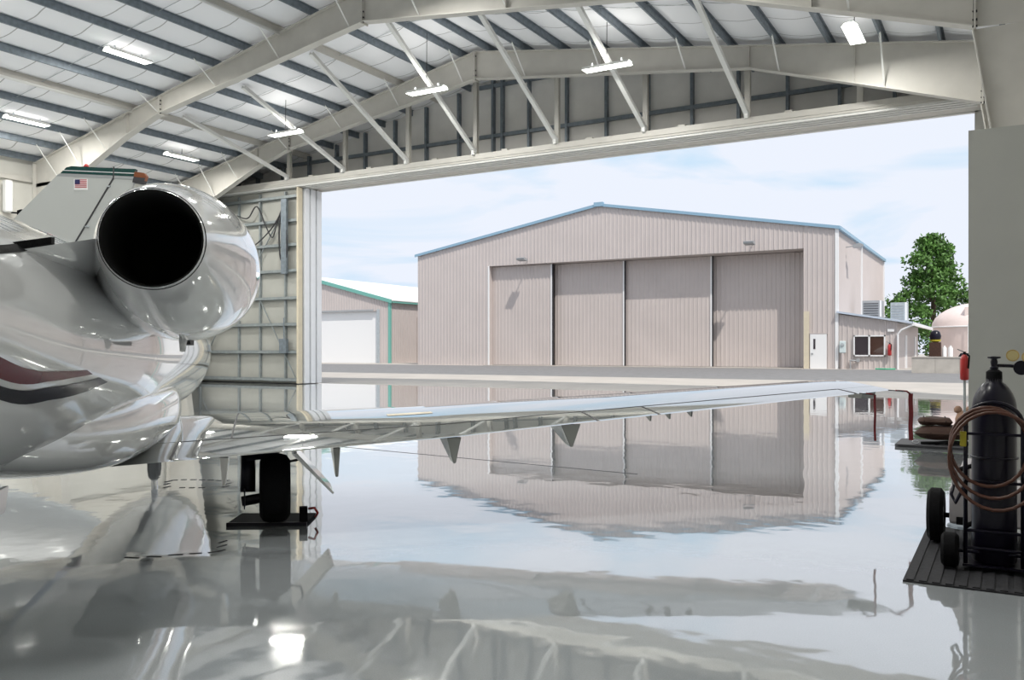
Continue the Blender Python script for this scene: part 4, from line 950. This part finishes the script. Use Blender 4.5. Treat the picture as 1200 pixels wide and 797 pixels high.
# ground power cart behind
gp = thing('service_cart', 'pale grey wheeled service unit behind the gas cylinder', 'cart', (0.10, 7.65, 0.02))
bevel(MB().span((-0.50, -0.12, 0.17), (0.95, 0.55, 0.46)).build('casing', M['gpu'], gp), 0.02)
MB().prism([(-0.48, 0.46), (-0.36, 0.46), (-0.36, 0.62), (-0.42, 0.62)], lambda a, b: (a, -0.10, b), lambda a, b: (a, 0.5, b)).build('handle_plate', M['gpu'], gp)
MB().lathe([(-0.02, 0.05), (0.0, 0.05)], (-0.13, -0.12, 0.36), 'y', 14).build('socket', M['black'], gp)
for k in range(5): MB().span((0.42, -0.13, 0.20+k*0.035), (0.75, -0.118, 0.215+k*0.035)).build('vent_slot', M['seam'], gp)
MB().span((0.36, -0.135, 0.30), (0.55, -0.115, 0.44)).build('control_panel', M['black'], gp)
MB().span((-0.45, -0.13, 0.17), (-0.39, -0.115, 0.23)).build('foot', M['black'], gp)
MB().tube([(-0.30, -0.14, 0.50), (-0.26, -0.17, 0.34), (-0.30, -0.16, 0.22), (-0.38, -0.15, 0.17)], 0.02, 8).build('lead', M['black'], gp, True)
MB().tube([(-0.42, -0.1, 0.60), (-0.33, -0.14, 0.64), (-0.24, -0.12, 0.60), (-0.22, -0.10, 0.48)], 0.018, 8).build('lead', M['black'], gp, True)
for x in (-0.60, 1.02):
    w_ = MB().lathe([(-0.05, 0.12), (-0.06, 0.18), (-0.035, 0.212), (0.035, 0.212), (0.06, 0.18), (0.05, 0.12)], (x, 0.02, 0.212), 'x', 28).build('wheel', M['black'], gp, True, 35)
    MB().lathe([(-0.055, 0.02), (-0.045, 0.12), (0.045, 0.12), (0.055, 0.02)], (x, 0.02, 0.212), 'x', 20).build('hub', M['unit'], w_, True, 35)
MB().tube([(-0.6, 0.02, 0.212), (1.02, 0.02, 0.212)], 0.02, 8).build('axle', M['black'], gp)
# small extinguisher on a pole
extinguisher('fire_extinguisher', 'slim red fire extinguisher on a thin pole beside the grey partition', (-0.325, 8.35, 0.02), 0.5, 1.27)
# grey pad with brown covers
pd = thing('floor_pad', 'flat grey pad on the floor under the brown covers', 'mat', (-1.57, 14.95, 0))
bevel(MB().span((0, 0, 0), (2.4, 1.0, 0.05)).build('pad_body', M['grey_mat'], pd), 0.01)
MB().span((0.05, -0.01, 0.02), (2.35, 0.0, 0.035)).build('pad_seam', M['seam'], pd)
def pillow(name, label, c, d, mat, rz=0.0, cat='cover', extra=None, group=None):
    t = thing(name, label, cat, c, rz, group); rs = []
    nx, ny = 16, 10; m = MB(); top = []; bot = []
    for sgn in (1, -1):
        for i in range(nx+1):
            for j in range(ny+1):
                u, v = i/nx*2-1, j/ny*2-1
                h = ((1-abs(u)**7)*(1-abs(v)**7))**0.5
                m.v.append((u*d[0]/2, v*d[1]/2, d[2]/2+sgn*h*d[2]/2*(1+0.12*math.sin(5*u+3*v))))
        o = 0 if sgn == 1 else (nx+1)*(ny+1)
        for i in range(nx):
            for j in range(ny): m.f.append((o+i*(ny+1)+j, o+(i+1)*(ny+1)+j, o+(i+1)*(ny+1)+j+1, o+i*(ny+1)+j+1))
    m.build('cover_body', mat, t, True)
    if extra: extra(t, d)
    return t
def strap(t, d):
    for u in (-0.32, 0.3): MB().tube([(u*d[0], -d[1]/2*0.98, d[2]*0.5), (u*d[0], -d[1]*0.3, d[2]*1.0), (u*d[0], d[1]*0.3, d[2]*1.0)], 0.012, 6).build('strap', M['black'], t)
pillow('engine_cover', 'long padded brown cover lying on the grey pad, the largest one', (-0.62, 15.37, 0.13), (1.35, 0.75, 0.20), M['brown'], 0, 'cover', strap)
pillow('engine_cover', 'small folded brown cover on the left end of the larger one', (-1.02, 15.37, 0.345), (0.50, 0.5, 0.12), M['brown'], 0.1, 'cover', strap)
pillow('cloth_bundle', 'dark navy cloth bundle on top of the brown cover', (-0.30, 15.22, 0.345), (0.34, 0.30, 0.15), M['navy'], 0.0, 'bundle', strap)
pillow('cloth_bundle', 'maroon cloth bundle behind the navy one on the brown cover', (-0.26, 15.56, 0.345), (0.42, 0.32, 0.20), M['maroon_cloth'], 0.0, 'bundle', strap)
t = thing('intake_plug', 'tan soft plug with two round lobes on the brown cover', 'plug', (-0.61, 15.36, 0.345))
MB().lathe([(0, 0.05), (0.02, 0.12), (0.12, 0.12), (0.2, 0.09), (0.24, 0.03)], (0, 0, 0), 'z', 16).build('plug_body', M['tan_cloth'], t, True)
for sx in (-0.08, 0.08): MB().lathe([(0, 0.02), (0.02, 0.055), (0.07, 0.06), (0.11, 0.03), (0.115, 0.005)], (sx, 0, 0.20), 'z', 14).build('lobe', M['tan_cloth'], t, True)
t = thing('strap_bundle', 'black webbing straps with a metal hook along the front of the grey pad', 'strap', (-1.15, 15.08, 0.05))
for k in range(3): MB().tube([(-0.05+0.1*k, 0.02*k, 0.02), (0.4, -0.03, 0.05+0.02*math.sin(k)), (0.8, 0.03, 0.03), (1.3+0.1*k, 0, 0.04)], 0.025, 6).build('webbing', M['black'], t, True)
MB().tube([(-0.13+0.05*math.cos(a), 0.0, 0.03+0.025*math.sin(a)) for a in [2*PI*k/14 for k in range(14)]], 0.008, 6, True).build('hook', M['chrome'], t)
